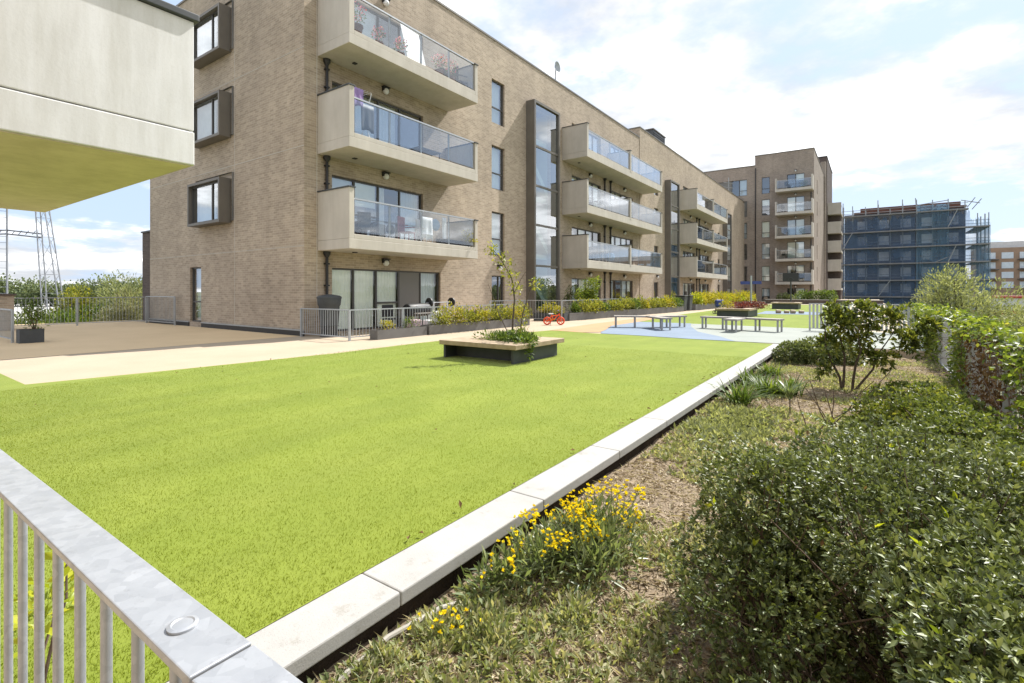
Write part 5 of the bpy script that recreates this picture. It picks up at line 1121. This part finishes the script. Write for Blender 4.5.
# ------------------------------------------------------------------ light, world, camera
s = Vector((.22, 1, 1.24)).normalized(); el = math.asin(s.z); azm = math.atan2(s.x, s.y)
sun = bpy.data.lights.new('sun', 'SUN'); sun.energy = 4.7; sun.angle = rad(.53); sun.color = (1, .965, .90)
so = bpy.data.objects.new('sun', sun); COL.objects.link(so); so.rotation_euler = s.to_track_quat('Z', 'Y').to_euler(); so.location = (0, 0, 60)
W = bpy.data.worlds.new('World'); SC.world = W; W.use_nodes = True; t = W.node_tree; t.nodes.clear()
out = t.nodes.new('ShaderNodeOutputWorld'); bg = N(t, 'ShaderNodeBackground', i_Strength=.122)
sky = t.nodes.new('ShaderNodeTexSky'); sky.sky_type = 'NISHITA'; sky.sun_disc = False; sky.sun_elevation = el; sky.sun_rotation = azm; sky.air_density = 1.0; sky.dust_density = 1.5; sky.ozone_density = 1.0
tc = t.nodes.new('ShaderNodeTexCoord'); sp_ = t.nodes.new('ShaderNodeSeparateXYZ'); t.links.new(tc.outputs['Generated'], sp_.inputs[0])
def mth(op, a_, b_=None, c_=None):
    n_ = N(t, 'ShaderNodeMath', operation=op)
    for i, v_ in enumerate((a_, b_, c_)):
        if v_ is None: continue
        if isinstance(v_, (int, float)): n_.inputs[i].default_value = v_
        else: t.links.new(v_, n_.inputs[i])
    return n_.outputs[0]
zc = mth('MAXIMUM', sp_.outputs[2], 0.0); den = mth('ADD', zc, .16)
cx_ = mth('DIVIDE', sp_.outputs[0], den); cy_ = mth('DIVIDE', sp_.outputs[1], den)
cv = t.nodes.new('ShaderNodeCombineXYZ'); t.links.new(cx_, cv.inputs[0]); t.links.new(cy_, cv.inputs[1]); cv.inputs[2].default_value = SKYSEED if 'SKYSEED' in globals() else 3.7
n1 = noise(t, cv.outputs[0], .75, 9, .58); n2 = noise(t, cv.outputs[0], 2.6, 8, .6)
mask = ramp(t, mth('ADD', n1, mth('MULTIPLY', mth('SUBTRACT', n2, .5), .35)), [(.43, (.0, .0, .0)), (.54, (1, 1, 1))])
shade = ramp(t, noise(t, cv.outputs[0], 1.5, 6, .6), [(.40, (3.5, 3.65, 3.9)), (.52, (4.9, 5.0, 5.15)), (.62, (9.4, 9.45, 9.6))])
skyc = mixc(t, .85, sky.outputs[0], (3.0, 3.75, 4.95))
colr = mixc(t, mask, skyc, shade)
t.links.new(colr, bg.inputs[0]); t.links.new(bg.outputs[0], out.inputs[0])

cam = bpy.data.cameras.new('camera'); co = bpy.data.objects.new('camera', cam); COL.objects.link(co); SC.camera = co
cam.sensor_width = 36; cam.sensor_fit = 'HORIZONTAL'; cam.lens = 505 / 1024 * 36; cam.shift_y = -(341.5 - 291) / 1024; cam.clip_start = .05; cam.clip_end = 6000
co.location = (0, 0, 1.36); co.rotation_euler = (rad(90), 0, math.atan2(.5762, .8173))
SC.view_settings.view_transform = 'Standard'; SC.view_settings.look = 'None'; SC.view_settings.exposure = .87; SC.view_settings.gamma = 1
SC.cycles.max_bounces = 8; SC.cycles.transparent_max_bounces = 24; SC.cycles.caustics_reflective = False; SC.cycles.caustics_refractive = False
SC.cycles.use_denoising = True
